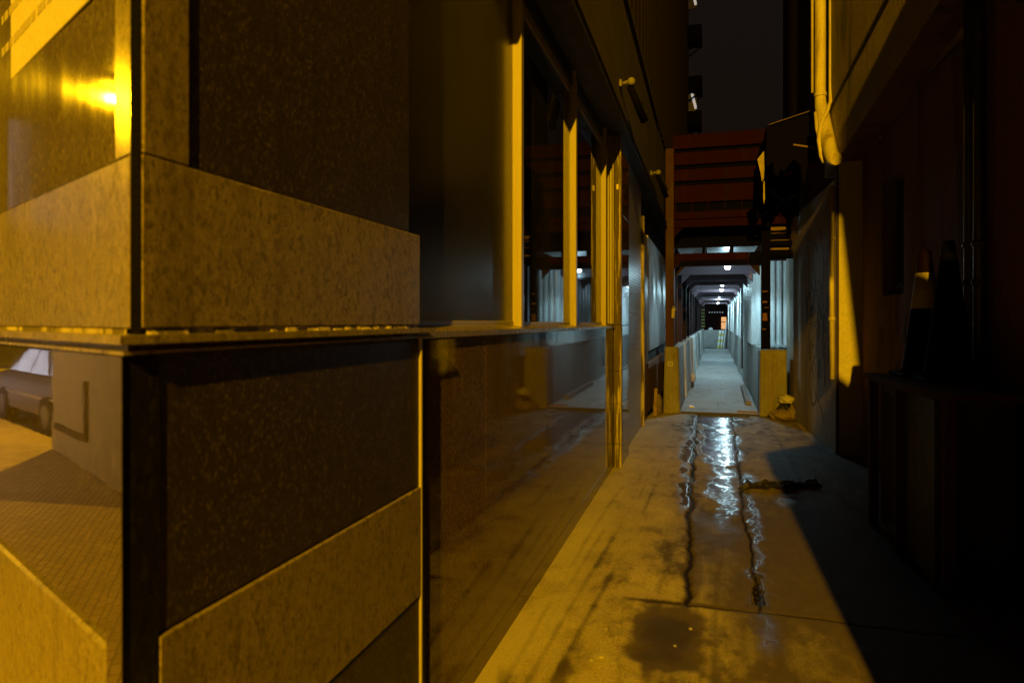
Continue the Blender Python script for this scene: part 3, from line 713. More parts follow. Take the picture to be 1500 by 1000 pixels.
# concrete barriers
def barrier(x0, x1, y0, y1, h, label, taper=.03, group='concrete barriers along the walkway', m='concrete_pale'):
    r = thing('concrete_barrier', ((x0+x1)/2, (y0+y1)/2, .03), label, 'concrete barrier', group)
    z0 = -.003 if y0 < MO+.02 else .037
    bm_ = MB(); 
    bm_.hexa([(x0,y0,z0),(x1,y0,z0),(x1,y1,z0),(x0,y1,z0),(x0+taper,y0+.01,h),(x1-taper,y0+.01,h),(x1-taper,y1-.01,h),(x0+taper,y1-.01,h)], .018)
    bm_.build('body', M[m], r)
    return r
b1_ = barrier(-.805, -.535, MO-.10, MO+1.86, 1.085, 'first left concrete barrier at the walkway mouth, with a small white notice on its end', .025, m='concrete')
MB().box(-.735, -.645, MO-.112, MO-.0985, .77, .845).build('notice', M['paper'], b1_)
for x in (-.715, -.69, -.672): MB().box(x, x+.012, MO-.1135, MO-.1125, .80, .818).build('notice_print', M['ink'], b1_)
b2_ = barrier(.67, 1.08, MO-.08, MO+.42, 1.05, 'wide concrete barrier block on the right side of the walkway mouth', .01, m='concrete')
MB().box(.86, .868, MO-.0855, MO-.078, .02, 1.03).build('form_joint', M['plaster_dark'], b2_)
barrier(.675, .97, MO+.44, MO+2.1, 1.07, 'long concrete barrier directly behind the wide block on the right of the walkway', .03)
ORD = ['first','second','third','fourth','fifth','sixth','seventh','eighth','ninth','tenth','eleventh','twelfth','thirteenth']
for k in range(1, NB):
    barrier(-.80, -.54+(.03 if k % 2 else 0), MO-.10+k*SPC+.03, MO-.10+(k+1)*SPC-.03, 1.06+.02*(k % 2), 'grey concrete barrier in the left row of the walkway, %s from its mouth' % ORD[k], .03)
    if k < NB-0: barrier(.66+(.02 if k % 2 else 0), .94, MO+.0+k*SPC+.05, MO+(k+1)*SPC-.01, 1.02+.025*(k % 3), 'grey concrete barrier in the right row of the walkway, %s from its mouth' % ORD[k], .03)
barrier(-.58, .72, YE-.15, YE+.1, 1.0, 'concrete barrier closing the far end of the walkway', .02)

# lamps under the walkway roof
def bulb(x, y, z, label, w=TUNNEL_W):
    r = thing('bulb_lamp', (x, y, z), label, 'lamp', 'lamps under the walkway roof')
    MB().lathe((x, y, z+.015), [(.045,.0),(.05,.01),(.05,.03),(.02,.045),(.016,.085)], 12).build('fitting', M['grey_metal'], r)
    MB().lathe((x, y, z-.085), [(.012,0),(.038,.014),(.05,.045),(.046,.075),(.03,.098)], 14).build('bulb', M['bulb_cool'], r)
    for kind, e_ in (('SPOT', w), ('POINT', w*.30)):             # spot added to cut spill into the alley; the fitting has no shade
        ld = bpy.data.lights.new('bulb_light', kind); ld.energy = e_; ld.color = COOL; ld.shadow_soft_size = .06
        if kind == 'SPOT': ld.spot_size = R(150); ld.spot_blend = .35
        lo = bpy.data.objects.new('bulb_light', ld); COL.objects.link(lo); lo.parent = r; lo.location = (0, 0, -.14)
bulb(.22, 12.80, 2.50, 'nearest white bulb lamp at the mouth of the covered walkway', TUNNEL_W*.62)
bulb(.19, 18.9, 2.50, 'second white bulb lamp, the upper of the close pair')
bulb(.20, 21.8, 2.49, 'third white bulb lamp, the lower and larger of the close pair')
bulb(.18, 27.2, 2.50, 'fourth white bulb lamp, midway down the walkway')
bulb(.18, 30.6, 2.49, 'fifth white bulb lamp, just beyond the middle of the walkway')
bulb(.15, 36.6, 2.45, 'farthest white bulb lamp before the walkway end')

# things along the walkway
st = thing('sticker_notice', (-.66, MO-.07, 1.65), 'torn white paper notice taped to the red post', 'notice')
MB().hexa([(-.672,MO-.068,1.55),(-.628,MO-.068,1.545),(-.628,MO-.066,1.545),(-.672,MO-.066,1.55),(-.668,MO-.075,1.70),(-.615,MO-.085,1.71),(-.615,MO-.083,1.71),(-.668,MO-.073,1.70)]).build('sheet', M['paper'], st)
MB().hexa([(-.65,MO-.069,1.70),(-.59,MO-.10,1.672),(-.59,MO-.098,1.672),(-.65,MO-.067,1.70),(-.66,MO-.072,1.745),(-.63,MO-.10,1.735),(-.63,MO-.098,1.735),(-.66,MO-.07,1.745)]).build('torn_flap', M['paper'], st)
for i, (z, h, x0, x1, lb) in enumerate(((1.95,.02,.71,.80,'thin torn paper strip highest on the dark right post'), (1.78,.03,.71,.79,'torn paper strip at mid height on the dark right post'), (1.50,.12,.715,.79,'rounded pale sticker at eye level on the dark right post'), (1.36,.02,.71,.77,'thin paper scrap low on the dark right post'), (1.70,.012,.74,.82,'narrow pale scrap on the dark right post between two strips'))):
    s_ = MB().hexa([(x0,Y0-.0235,z),(x1,Y0-.0235,z+.006),(x1,Y0-.0215,z+.006),(x0,Y0-.0215,z),(x0+.005,Y0-.0255,z+h),(x1-.01,Y0-.0255,z+h+.004),(x1-.01,Y0-.0225,z+h+.004),(x0+.005,Y0-.0225,z+h)])  .build('paper_scrap', M['plaster_dark'], loc=(x0, Y0, z))
    put(s_, lb, 'paper scrap', 'scraps on the right post')
t_ = MB().hexa([(.50,12.55,.037),(.61,12.50,.037),(.64,15.6,.037),(.53,15.6,.037),(.52,12.55,.12),(.60,12.50,.12),(.62,15.6,.12),(.54,15.6,.12)], .01).build('timber_beam', M['concrete'], loc=(.57, 14, .037)); put(t_, 'long grey beam lying on the floor against the right walkway barriers', 'beam')
t_ = MB().bar((.35, 11.56, .05), (.66, 11.52, .05), .03, .022).build('loose_slat', M['wood'], loc=(.5, 11.5, .04)); put(t_, 'thin loose slat on the walkway floor by the wide right block', 'slat')
t_ = MB().hexa([(-.42,11.95,.037),(-.33,11.93,.037),(-.33,12.02,.037),(-.42,12.02,.037),(-.415,11.955,.065),(-.335,11.935,.06),(-.335,12.01,.06),(-.415,12.01,.065)], .006).build('foam_box', M['white_paint'], loc=(-.38, 11.97, .037)); put(t_, 'crushed white box lying on the walkway floor near its mouth', 'litter')
r = thing('refuse_bag', (-.47, 15.6, .037), 'small pale bag on green bottle leaning at the left walkway barriers', 'bag')
def lump(c, s, seed, seg=14):
    bm = bmesh.new(); bmesh.ops.create_icosphere(bm, subdivisions=4, radius=1)
    rg = random.Random(seed); ph = [rg.uniform(0, 6) for _ in range(8)]
    for v in bm.verts:
        n = v.co.copy(); w = 1+.10*math.sin(4*n.x+ph[0])*math.cos(3*n.y+ph[1])+.09*math.sin(6*n.z+5*n.x+ph[2])+.05*math.sin(11*n.y+ph[3]+4*n.z)+.05*math.sin(17*n.x+9*n.z+ph[4])+.035*math.sin(23*n.y-15*n.x+ph[5])+.05*abs(math.sin(5*n.x-4*n.z+ph[6]))-.025
        z = n.z*w; z = max(z, -.72)
        v.co = Vector((n.x*w*s[0]+c[0], n.y*w*s[1]+c[1], (z+.72)*s[2]+c[2]))
    for f in bm.faces: f.smooth = True
    q = MB(); q.bm.free(); q.bm = bm; return q
lump((-.46, 15.6, .16), (.05,.09,.12), 3).build('sack', M['bag_white'], r)
MB().lathe((-.47, 15.58, .037), [(.03,0),(.032,.02),(.032,.12),(.012,.16),(.012,.19)], 10).build('bottle', M['bag_dark'], r)
# boards leaning at the end
for i, (x, lb) in enumerate(((.12, 'left yellow and white barrier board leaning at the far walkway end'), (.27, 'right yellow and white barrier board leaning at the far walkway end'))):
    r = thing('barrier_board', (x, YE-.4, .03), lb, 'barrier board', 'barrier boards at the walkway end')
    for k in range(6):
        z0 = .04+k*.16; t0 = k*.045
        MB().hexa([(x+t0*.4,YE-.62+t0,z0),(x+.11+t0*.4,YE-.62+t0,z0),(x+.11+t0*.4,YE-.59+t0,z0),(x+t0*.4,YE-.59+t0,z0),(x+(t0+.045)*.4,YE-.575+t0,z0+.155),(x+.11+(t0+.045)*.4,YE-.575+t0,z0+.155),(x+.11+(t0+.045)*.4,YE-.545+t0,z0+.155),(x+(t0+.045)*.4,YE-.545+t0,z0+.155)]).build('band', M['yellow' if k % 2 == 0 else 'white_paint'], r)
t_ = MB().bar((.44, YE-.8, .04), (.62, YE-.35, 1.5), .05, .02).build('leaning_plank', M['white_paint'], loc=(.5, YE-.6, .04)); put(t_, 'tall white plank leaning against the right side at the walkway end', 'plank')
t_ = MB().lathe((-.22, YE-.02, 1.005), [(.13,0),(.13,.02),(.12,.07),(.085,.12),(.03,.145)], 14).build('hard_hat', M['white_paint'], loc=(-.22, YE, 1.0)); put(t_, 'white rounded hard hat on top of the end barrier', 'hard hat')
# rubbish between the left barrier and the facade
t_ = lump((-.88, 11.2, -.002), (.07,.16,.18), 9).build('crumpled_sack', M['bag'], loc=(-.88, 11.2, 0)); put(t_, 'crumpled brown sack wedged between the left facade and the first barrier', 'sack')
t_ = MB().bar((-.905, 11.0, 0), (-.90, 11.12, .42), .05, .03).build('broken_board', M['wood'], loc=(-.9, 11.0, 0)); put(t_, 'short broken board leaning on the left facade behind the pole guide', 'board')

# ------------------------------------------------------------------ right building
RB = thing('right_building', (1.5, 7, 0), 'grimy plastered building with an overhanging upper floor on the right of the alley', 'building')
TL = .048
def xr(y, d=0): return 1.305-TL*(y-8.4)+d
def wallpanel(y0, y1, z0, z1, d0, thick, m, nm, zz0=None, zz1=None):
    """slab of wall following the slightly turned alley line; zz0/zz1 bottom at near and far end"""
    za = z0 if zz0 is None else zz0; zb = z0 if zz1 is None else zz1
    return MB().hexa([(xr(y0,d0),y0,za),(xr(y0,d0)+thick,y0,za),(xr(y1,d0)+thick,y1,zb),(xr(y1,d0),y1,zb),(xr(y0,d0),y0,z1),(xr(y0,d0)+thick,y0,z1),(xr(y1,d0)+thick,y1,z1),(xr(y1,d0),y1,z1)]).build(nm, m, RB)
far = wallpanel(8.405, 11.7, -.1, 3.1, 0, .6, M['plaster'], 'far_wall')
near_w = None
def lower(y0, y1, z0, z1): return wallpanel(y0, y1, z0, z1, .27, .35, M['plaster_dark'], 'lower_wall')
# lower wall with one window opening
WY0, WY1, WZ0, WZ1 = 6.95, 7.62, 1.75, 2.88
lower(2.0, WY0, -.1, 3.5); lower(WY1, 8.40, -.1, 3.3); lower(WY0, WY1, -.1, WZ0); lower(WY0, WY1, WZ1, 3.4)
w = wallpanel(WY0+.003, WY1-.003, WZ0+.003, WZ1-.003, .40, .02, M['black'], 'window'); 
for f in (.0, .5): 
    ya = WY0+.01+(WY1-WY0-.06)*f
    s_ = MB().box(xr(ya,.37), xr(ya,.398), ya, ya+.03, WZ0+.004, WZ1-.004).build('window_bar', M['dark_metal'], w)
# pale return face, then the overhanging upper floor
MB().box(xr(8.4)+.002, xr(8.4)+.028, 8.383, 8.402, -.05, 3.27).build('pipe_shadow_strip', M['render_brown'], RB)  # dark strip stands in for the corner pipe's shadow
MB().box(xr(8.4)+.031, xr(8.4)+.285, 8.385, 8.402, -.05, 3.29).build('return_face', M['plaster_pale'], RB)
up = MB(); up.hexa([(xr(1.0),1.02,4.2),(xr(1.0)+1.5,1.02,4.2),(xr(9.0)+1.5,9.0,3.22),(xr(9.0),9.0,3.22),(xr(1.0),1.0,14),(xr(1.0)+1.5,1.0,14),(xr(9.0)+1.5,9.0,14),(xr(9.0),9.0,14)])
up.build('upper_wall', M['plaster'], RB)
MB().hexa([(xr(1.0)+.012,1.03,4.185),(xr(1.0)+.27,1.03,4.185),(xr(8.9)+.27,8.9,3.218),(xr(8.9)+.012,8.9,3.218),(xr(1.0)+.012,1.03,4.196),(xr(1.0)+.27,1.03,4.196),(xr(8.9)+.27,8.9,3.228),(xr(8.9)+.012,8.9,3.228)]).build('soffit_shade', M['plaster_dark'], RB)  # dark sheet puts the shade under the overhang into the colour
# thin dark bar along the upper wall
MB().bar((xr(5.6)-.012, 5.6, 4.30), (xr(8.6)-.012, 8.6, 3.96), .024, .03).build('thin_bar', M['dark_metal'], RB)
MB().box(1.36, 3.0, 11.2, 15.2, 3.15, 16).build('rear_block', M['plaster_dark'], RB)
MB().box(xr(11.5)-.0, 2.2, 11.72, 12.3, -.05, 3.1).build('far_pier', M['plaster'], RB)
# unseen blockers shaped to shade the right side, then pilaster and door
MB().extr([(.685,1.0,-.1),(2.3,1.0,-.1),(2.3,1.0,3.45),(1.26,1.0,3.27),(1.13,1.0,3.38),(1.03,1.0,3.0),(.685,1.0,2.85)], (0,-.65,0)).build('shade_pier', M['plaster_dark'], RB)  # unseen blocker, top profile cut to cast the floor shadow
MB().extr([(.86,1.0,4.12),(1.095,1.0,4.12),(1.105,1.0,4.52),(1.135,1.0,4.52),(1.245,1.0,3.46),(2.6,1.0,3.46),(2.6,1.0,14),(1.29,1.0,14),(1.285,1.0,4.9),(1.125,1.0,4.90),(1.112,1.0,4.66),(.86,1.0,4.66)], (0,-.5,0)).build('shade_wing', M['plaster_dark'], RB)  # unseen blocker, outline cut to shape shadows on wall, cone and sheet
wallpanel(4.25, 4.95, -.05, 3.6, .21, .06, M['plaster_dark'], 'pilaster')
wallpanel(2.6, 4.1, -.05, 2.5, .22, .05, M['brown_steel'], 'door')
wallpanel(5.3, 5.42, -.05, 3.6, .22, .05, M['dark_metal'], 'door_jamb')
# graffiti on the far wall and lower wall
def scrib(y0, z0, sy, sz, seed, n, m, d=0, name='graffiti', wd=.008):
    rg = random.Random(seed); q = MB(); y, z = y0, z0
    for s_ in range(n):
        pts = []; y = y0+rg.uniform(0, sy); z = z0+rg.uniform(0, sz); a = rg.uniform(0, 6.3); k = rg.uniform(-.55, .55)
        for i in range(rg.randint(14, 34)):
            yy = min(max(y, y0), y0+sy); pts.append((xr(yy, d)-.003, yy, z)); y += math.cos(a)*.035; z += math.sin(a)*.05; a += k+rg.uniform(-.35, .35)
        q = MB(); vs = []
        for i, p in enumerate(pts):
            p = Vector(p); t_ = (Vector(pts[min(i+1, len(pts)-1)])-Vector(pts[max(i-1, 0)])).normalized(); n_ = Vector((1,0,0)).cross(t_).normalized(); w_ = wd*(.6+.8*rg.random())
            vs.append([q.bm.verts.new(p+n_*w_), q.bm.verts.new(p-n_*w_), q.bm.verts.new(p-n_*w_+Vector((.006,0,0))), q.bm.verts.new(p+n_*w_+Vector((.006,0,0)))])
        for i in range(len(vs)-1):
            for j in range(4): q.bm.faces.new([vs[i][j], vs[i][(j+1)%4], vs[i+1][(j+1)%4], vs[i+1][j]])
        q.build(name, m, RB)
scrib(8.75, .85, 1.7, 1.05, 5, 10, M['spray'], wd=.011); scrib(9.1, .75, .9, 1.0, 12, 7, M['spray'], wd=.013); scrib(9.0, 1.1, 1.2, .9, 31, 7, M['spray'], wd=.010)
scrib(6.9, 1.05, 1.0, .35, 8, 5, M['spray'], .27)

# pipes
def pipe(name, pts, r, label, cat='pipe', m='pvc', seg=12, clips=()):
    o = thing(name, pts[0], label, cat, 'pipes on the right building')
    MB().tube(pts, r, seg).build('tube', M[m], o)
    for (p, rr) in clips:
        MB().tube([Vector(p)-Vector((0,0,.02)), Vector(p)+Vector((0,0,.02))], rr, seg).build('clip', M[m], o)
    return o
xw = xr(8.85)
P1 = (xw-.09, 8.75)
dp = pipe('drainpipe', [(P1[0],P1[1],9),(P1[0],P1[1],6),(P1[0],P1[1],4.12),(P1[0]+.002,P1[1]-.03,4.02),(P1[0]+.012,P1[1]-.13,3.85),(P1[0]+.032,P1[1]-.33,3.55),(P1[0]+.045,P1[1]-.45,3.38),(P1[0]+.057,P1[1]-.54,3.29),(P1[0]+.075,P1[1]-.63,3.26)], [.062,.062,.062,.068,.076,.076,.078,.078,.066], 'thick cream drainpipe with a bent open end under the upper floor', 'drainpipe', seg=16,
     clips=[((P1[0],P1[1],5.35), .07), ((P1[0],P1[1],4.16), .072), ((P1[0],P1[1],6.9), .07)])
pipe('thin_pipe', [(P1[0]-.085,P1[1]+.02,9),(P1[0]-.085,P1[1]+.02,4.2)], .015, 'thin straight pipe running up left of the thick drainpipe', clips=[((P1[0]-.085,P1[1]+.02,5.3), .02)])
pipe('cable_pipe', [(P1[0]+.10,P1[1]-.08,9),(P1[0]+.10,P1[1]-.08,4.2),(P1[0]+.09,P1[1]-.14,4.03),(P1[0]+.03,P1[1]-.24,3.87),(P1[0]-.035,P1[1]-.28,3.74),(P1[0]-.06,P1[1]-.32,3.55),(P1[0]-.04,P1[1]-.36,3.36),(P1[0]-.01,P1[1]-.38,3.28)], .022, 'grey hose crossing in front of the thick drainpipe and hanging below it')
pipe('cable_pipe', [(P1[0]+.145,P1[1]-.06,9),(P1[0]+.145,P1[1]-.06,4.35)], .013, 'thin pipe running up right of the thick drainpipe', 'pipe')
pipe('hose_end', [(P1[0]-.075,P1[1]-.15,3.92),(P1[0]-.065,P1[1]-.22,3.7),(P1[0]-.03,P1[1]-.33,3.5),(P1[0]+.01,P1[1]-.38,3.34),(P1[0]+.03,P1[1]-.40,3.22)], [.016,.02,.028,.024,.006], 'short frayed hose end hanging beside the bent drainpipe', 'hose')
pipe('corner_pipe', [(xr(8.4)-.05,8.34,3.0),(xr(8.4)-.05,8.34,1.9),(xr(8.4)-.045,8.34,.85)], .028, 'slim vertical pipe on the corner beside the bright pale wall strip', 'pipe', clips=[((xr(8.4)-.05,8.34,2.42), .036), ((xr(8.4)-.05,8.34,1.52), .036)])
for i, (yy, lb) in enumerate(((5.20, 'dark vertical pipe near the far edge of the dark doorway'), (5.05, 'dark vertical pipe nearest the reddish pilaster'))):
    pipe('wall_pipe', [(xr(yy,.16),yy,0),(xr(yy,.16),yy,4.1)], .035, lb, 'pipe', 'dark_metal', 10, [((xr(yy,.16),yy,1.75), .045), ((xr(yy,.16),yy,2.0), .045)])
def cable(name, a, b, sag, label, n=18, r=.007):
    a, b = Vector(a), Vector(b); pts = [a.lerp(b, i/n) - Vector((0,0,sag*4*(i/n)*(1-i/n))) for i in range(n+1)]
    o = MB().tube(pts, r, 6).build(name, M['black'], loc=tuple(a)); put(o, label, 'cable', 'cables at upper right'); return o
cable('hanging_cable', (xr(4.6,-.02),4.6,4.1), (xr(3.6,-.05),3.6,3.3), .55, 'black cable sagging across the dark upper wall, outer loop')
cable('hanging_cable', (xr(4.9,-.02),4.9,4.0), (xr(3.7,-.05),3.7,3.2), .35, 'black cable sagging across the dark upper wall, inner loop')

# canopy
CN = thing('canopy', (1.0, 9.6, 4.0), 'ragged black sheet canopy sloping out from the right wall over the alley', 'canopy')
MB().hexa([(.66,9.25,3.98),(1.24,9.25,4.14),(1.2,11.1,4.14),(.60,11.1,3.9),(.66,9.25,3.992),(1.24,9.25,4.152),(1.2,11.1,4.152),(.60,11.1,3.912)]).build('sheet', M['tarp'], CN)
MB().bar((.66,9.245,3.99), (1.24,9.245,4.15), .012, .007).build('edge_strip', M['wood'], CN)
tp = MB(); rg = random.Random(4); n = 22
xo = [(.645-.045*i/n+rg.uniform(-.012,.012), 9.26+1.8*i/n) for i in range(n+1)]; zb = [3.38+rg.uniform(-.10,.06)+.12*math.sin(i*.9) for i in range(n+1)]
for i in range(n):
    (xa,ya),(xb,yb) = xo[i], xo[i+1]
    tp.hexa([(xa-.02,ya,zb[i]),(xa-.016,ya,zb[i]),(xb-.016,yb,zb[i+1]),(xb-.02,yb,zb[i+1]),(xa,ya,3.98-.04*i/n),(xa+.004,ya,3.98-.04*i/n),(xb+.004,yb,3.98-.04*i/n),(xb,yb,3.98-.04*i/n)])
tp.build('side_tarpaulin', M['tarp'], CN)
tf = MB(); n = 26; zz = [3.47+.07*math.sin(i*.55)+rg.uniform(-.035,.03)-(.13 if i in (4,5,6,19,20) else 0) for i in range(n+1)]
for i in range(n):
    xa, xb = .635+.585*i/n, .635+.585*(i+1)/n
    tf.hexa([(xa,9.29,zz[i]),(xa,9.295,zz[i]),(xb,9.295,zz[i+1]),(xb,9.29,zz[i+1]),(xa,9.28,3.97+.15*i/n),(xa,9.285,3.97+.15*i/n),(xb,9.285,3.97+.15*(i+1)/n),(xb,9.28,3.97+.15*(i+1)/n)])
tf.build('front_tarpaulin', M['tarp'], CN)
for a_, b_ in (((.66,9.6,3.25),(1.2,10.9,3.05)), ((.63,10.9,3.05),(1.2,9.6,3.25)), ((.62,11.0,3.9),(.62,11.0,3.0))): MB().bar(a_, b_, .03).build('strut', M['tarp'], CN)
MB().bar((.95,9.27,3.72), (1.2,9.26,3.66), .03, .02).build('batten', M['wood'], CN)
rg_ = MB()
def sheetlet(q, pts, t=.004): q.extr(pts, (0, t, 0))
sheetlet(rg_, [(.52,9.235,3.56),(.60,9.235,3.66),(.605,9.25,3.45),(.60,9.26,3.31),(.575,9.24,3.27),(.56,9.24,3.38)])
rg_.bm.normal_update()
t_ = rg_.build('hanging_rag', M['rag'], loc=(.57, 9.24, 3.5)); put(t_, 'torn pale rag hanging from the outer edge of the black canopy', 'rag')
rg2 = MB(); sheetlet(rg2, [(.592,9.225,3.27),(.607,9.225,3.28),(.612,9.235,3.05),(.60,9.235,2.98),(.59,9.23,3.06)])
t_ = rg2.build('rag_strip', M['rag'], loc=(.6, 9.23, 3.1)); put(t_, 'narrow rag strip dangling below the torn pale rag', 'rag')

# counter with cones
CT = thing('counter', (1.35, 4.9, 0), 'dark old wooden counter against the lower right wall carrying cones', 'counter')
cx0, cy0, cy1, cz = 1.07, 4.15, 5.62, 1.115
top = MB().extr([(cx0,cy1,cz-.04),(cx0+.02,cy0+.5,cz-.04),(cx0+.06,cy0+.15,cz-.04),(cx0+.14,cy0,cz-.04),(xr(cy0,.19),cy0,cz-.04),(xr(cy1,.26),cy1,cz-.04)], (0,0,.04)); top.build('counter_top', M['wood_dark'], CT)
for x, y_ in ((cx0+.02, cy1-.07), (cx0+.12, cy0+.05), (cx0+.04, (cy0+cy1)/2)): MB().box(x, x+.06, y_, y_+.06, 0, cz-.042, .004).build('leg', M['wood_dark'], CT)
MB().box(cx0+.09, 1.55, cy0+.12, cy1-.09, .05, cz-.05).build('cabinet_body', M['black'], CT)
MB().box(cx0+.083, cx0+.089, cy0+.9, cy1-.2, .12, cz-.12).build('cabinet_door', M['brown_steel'], CT)
def cone(x, y, z, h, label, sleeve=True):
    r = thing('traffic_cone', (x, y, z), label, 'traffic cone', 'cones on the counter')
    q = MB(); q.box(x-.19, x+.19, y-.19, y+.19, z+.001, z+.03, .012); q.build('base', M['cone_orange'] if sleeve else M['tarp'], r)
    MB().lathe((x,y,z+.031), [(.155,0),(.14,.03),(.045+.0*h,h*.86),(.04,h*.9),(.04,h*.93),(.03,h*.965)], 24).build('body', M['cone_orange'] if sleeve else M['tarp'], r)
    if sleeve:
        def rad(zz): return .14+(.045-.14)*(zz-.03)/(h*.86-.03)+.004
        MB().lathe((x,y,z+.031), [(rad(.50*h),.50*h),(rad(.78*h),.78*h)], 24).build('reflective_band', M['cone_white'], r)
    return r
cone(1.40, 5.36, cz, .88, 'orange traffic cone with a white sleeve standing on the counter')
cone(1.44, 5.0, cz, .90, 'dark traffic cone without a sleeve beside the sleeved cone', False)

# bundle, sacks, litter on the alley floor
bd = MB(); rg = random.Random(21)
bx0, by0 = G(1080, 716); bx1, by1 = G(1205, 712)
nn = 70; rings = []
for i in range(nn+1):
    f = i/nn; prof = (math.sin(math.pi*min(1, f*6)/2) if f < .17 else 1)*(1 if f < .92 else max(.25, (1-f)/.08))
    rr = prof*(.042+.010*math.sin(i*.33)+.006*math.sin(i*.9))
    rings.append((bx0+(bx1-bx0)*f, by0+(by1-by0)*f+.03*math.sin(f*9), rr))
bm = bd.bm; prev = None; sg = 14
for (x, y_, rr) in rings:
    cur = []
    for k in range(sg):
        a_ = 2*math.pi*k/sg; w_ = rr*(1+.20*math.sin(k*2.1+x*15)+.15*math.sin(k*1.4-x*24)+rg.uniform(-.05,.05))
        cur.append(bm.verts.new((x+rg.uniform(-.003,.003), y_+math.cos(a_)*w_*1.5, max(.0, (math.sin(a_)*w_*.8+rr*.55)))))
    if prev:
        for k in range(sg): bm.faces.new([prev[k], prev[(k+1)%sg], cur[(k+1)%sg], cur[k]])
    prev = cur
BU = thing('cloth_bundle', ((bx0+bx1)/2, by0, 0), 'long black twisted bundle of wet cloth lying across the alley floor', 'cloth bundle')
bd.build('cloth', M['bag_dark'], BU)
MB().tube([(bx0+.16,by0+.10,.045),(bx0+.3,by0+.06,.075),(bx0+.42,by0+.05,.09),(bx0+.52,by0+.02,.07)], [.004,.008,.01,.008], 6).build('loose_cord', M['bag_dark'], BU)
sk = [((.99,11.18,0),(.13,.10,.085),'bag','yellowish sack lying flat at the front of the sack pile',1),((.88,11.22,0),(.075,.07,.075),'bag','small crumpled sack at the left end of the sack pile',2),((1.125,11.22,.0),(.065,.09,.12),'bag','brown sack upright against the right wall in the sack pile',4),
      ((1.00,11.27,.105),(.075,.06,.06),'bag_dark','small black sack in the middle of the sack pile',5),((1.06,11.28,.235),(.11,.09,.075),'bag_white','white sack on top of the sack pile',6)]
for c_, s_, m_, lb, sd in sk:
    t_ = lump(c_, s_, sd).build('sack', M[m_], loc=c_); put(t_, lb, 'sack', 'sacks piled by the wide barrier')
lit = [(880,962,.018,'crumpled pale paper scrap on the near alley floor beside the dark patch'),(866,968,.010,'tiny pale scrap left of the crumpled paper'),(1011,919,.009,'small pale leaf in the upper right of the dark sunken patch'),(989,944,.009,'small pale leaf in the middle of the dark sunken patch'),(1188,718,.018,'small brown scrap beside the black cloth bundle'),(888,923,.008,'small pale pebble above the crumpled paper'),(915,838,.007,'small pale chip on the floor between wall and crack')]
for i, (px, py, s_, lb) in enumerate(lit):
    x, y_ = G(px, py); zf = float(Z[np.abs(xs-x).argmin(), np.abs(ys-y_).argmin()])
    q = MB(); rg = random.Random(i); pts = [(x+s_*math.cos(a_)*rg.uniform(.5,1.2), y_+s_*math.sin(a_)*rg.uniform(.6,1.4), zf+.001+rg.uniform(0,.004)) for a_ in (0,.9,1.9,2.8,3.7,4.6,5.5)]
    q.extr(pts, (0,0,s_*.5)); t_ = q.build('litter_scrap', M['paper'], loc=(x, y_, zf)); put(t_, lb, 'litter', 'scraps on the alley floor')

# ------------------------------------------------------------------ the street (seen in the polished stone)
def street_lamp(base, head, w, label):
    r = thing('street_lamp', base, label, 'street lamp', 'street lamps')
    base, head = Vector(base), Vector(head); t = Vector((base.x, base.y, head.z+.25))
    MB().tube([base, base+Vector((0,0,1)), t], [.09,.075,.05], 12).build('pole', M['grey_metal'], r)
    MB().tube([t, t.lerp(head, .5)+Vector((0,0,.22)), head+Vector((0,0,.14))], .035, 8).build('arm', M['grey_metal'], r)
    MB().lathe(head+Vector((0,0,.05)), [(.19,0),(.17,.05),(.09,.11),(.03,.13)], 16).build('hood', M['grey_metal'], r)
    MB().lathe(head+Vector((0,0,.0)), [(.06,0),(.11,.02),(.12,.045)], 14).build('lens', M['bulb_sodium'], r)
    ld = bpy.data.lights.new('street_light', 'POINT'); ld.energy = w; ld.color = SODIUM; ld.shadow_soft_size = .06
    lo = bpy.data.objects.new('street_light', ld); COL.objects.link(lo); lo.parent = r; lo.location = head-base+Vector((0,0,-.16))
street_lamp((LAMP_A.x+.3, -11.2, -.14), LAMP_A, LAMP_A_W, 'sodium street lamp across the street facing the alley')
hB = S(9.8, 3.1, 4.9)
street_lamp(S(5.2, 2.05, -.01), hB, LAMP_B_W, 'sodium street lamp down the street mirrored in the corner granite')

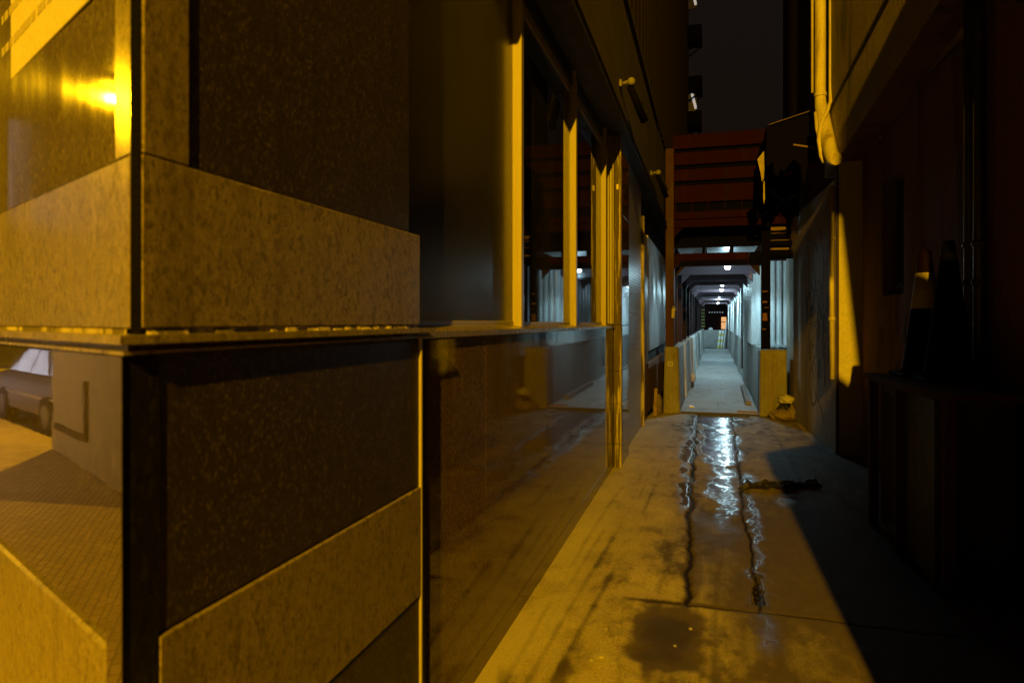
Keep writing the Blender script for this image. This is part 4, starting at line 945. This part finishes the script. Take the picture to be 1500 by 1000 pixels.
def car(pos, ang, m, label, sc=.9):
    r = thing('parked_car', (0,0,0), label, 'car', 'cars parked along the street')
    prof = [(-2.15,.38),(-2.2,.62),(-2.1,.86),(-1.45,.93),(-.85,1.36),(.45,1.38),(1.05,.95),(1.95,.84),(2.18,.66),(2.2,.36)]
    body = MB(); body.extr([(x, -.82, z) for x, z in [(-2.15,.3),(-2.2,.62),(-2.1,.86),(-1.45,.93),(1.05,.95),(1.95,.84),(2.18,.66),(2.2,.3)]], (0,1.64,0)); bo = body.build('body', m, r)
    cab = MB(); cab.hexa([(-1.55,-.78,.92),(1.12,-.78,.94),(1.12,.78,.94),(-1.55,.78,.92),(-.88,-.62,1.37),(.42,-.62,1.38),(.42,.62,1.38),(-.88,.62,1.37)], .04); ca = cab.build('cabin', m, r)
    gl = MB()
    for s_ in (-1, 1):
        for (a0, a1, b0, b1) in ((-1.32,-.35,-.82,-.35),(-.28,.95,-.28,.38)):
            p = [(a0,s_*.775,.955),(a1,s_*.775,.955),(b1,s_*.64,1.33),(b0,s_*.64,1.33)]
            gl.extr(p, (0, s_*.015, 0))
    gl.build('side_glass', M['car_glass'], r)
    for x in (-1.35, 1.38):
        for s_ in (-1, 1):
            w_ = MB(); w_.tube([(x,s_*.66,.31),(x,s_*.845,.31)], .31, 20); w_ = w_.build('wheel', M['tyre'], r)
            MB().tube([(x,s_*.80,.31),(x,s_*.852,.31)], .19, 16).build('rim', M['grey_metal'], w_)
    for s_ in (-1, 1):
        MB().box(-2.21,-2.1,s_*.6-.13,s_*.6+.13,.62,.78,.01).build('tail_light', M['car_red'], r); MB().box(2.1,2.2,s_*.6-.15,s_*.6+.15,.58,.72,.01).build('headlight', M['white_paint'], r)
        MB().box(-2.0,2.0,s_*.822-.006,s_*.822+.006,.56,.60).build('side_strip', M['white_paint'], r)
    r.location = pos; r.rotation_euler = (0, 0, ang); r.scale = (sc, sc, sc); return r
ang = math.atan2(E_.y, E_.x)
car(S(11.4, 3.15, -.14), ang, M['car_paint'], 'silver saloon car parked at the kerb down the street')
car(S(15.9, 3.15, -.14), ang, M['car_dark'], 'dark grey saloon car parked beyond the silver car')
HB = thing('hoarding_board', S(7.7, 1.95), 'white hoarding board with a black angle bracket standing on the pavement', 'hoarding')
p0, p1 = S(8.2, 1.97), S(6.36, 1.83)
d_ = (p1-p0); dn = d_.normalized(); nn_ = Vector((dn.y, -dn.x, 0))
inn = nn_ if nn_.dot(C_-p0) > 0 else -nn_
MB().obox(p0, d_+dn*1.7, -inn*.05, (0,0,2.6), .01).build('panel', M['plaster_pale'], HB)
q0, q1 = S(7.95, 1.955, .27), S(6.52, 1.84, .30)
MB().obox(q0+inn*.004, q1-q0, inn*.03, (0,0,.06)).build('bracket', M['black'], HB)
MB().obox(q1+inn*.004, dn*.06, inn*.03, (0,0,.60)).build('bracket', M['black'], HB)
SH = thing('shophouse', S(19, 13, 0), 'shophouse across the street with a lit lilac sign over its front', 'building')
MB().hexa([S(4,12,-.14),S(40,12,-.14),S(40,16,-.14),S(4,16,-.14),S(4,12,15),S(40,12,15),S(40,16,15),S(4,16,15)]).build('wall', M['plaster'], SH)
for k in range(5):
    for f in range(2): 
        w = MB().obox(S(6+k*5, 11.93, 6+f*3.4), E_*2.2, N_*.07, (0,0,1.7), .01).build('window', M['dark_metal'], SH)
        MB().obox(S(6.1+k*5, 11.91, 6.1+f*3.4), E_*2.0, N_*.02, (0,0,1.5)).build('glass', M['car_glass'], w)
for q_ in [LB, NT_] : pass
PS = thing('projecting_sign', S(28, 5, 5), 'lit lilac signboard projecting over the street beyond the corner building', 'sign')
MB().obox(S(28, 4.0, 5.0), N_*1.6, E_*.25, (0,0,3.6), .02).build('panel', M['sign_lit'], PS)
MB().bar(S(28.1, -.1, 8.9), S(28.1, 6.2, 8.9), .08).build('bracket', M['dark_metal'], PS)
MB().obox(S(5.2, -.02, .5), E_*5.6, N_*.04, (0,0,2.0), .006).build('glow_panel', M['board_glow'], LB)  # unseen glowing panel added to brighten the mirrored hoarding board
MB().obox(S(15, -.02, .6), E_*9, N_*.04, (0,0,1.9), .006).build('glow_panel', M['car_glow'], LB)  # unseen glowing panel added for bright glints on the parked car
MB().obox(S(5.1, -.02, .35), E_*5.8, N_*.06, (0,0,.14), .006).build('glow_panel_sill', M['dark_metal'], LB)  # sill of the added glowing panel
LB.rotation_euler = (0, 0, .009)
print('scene built', len(bpy.data.objects))
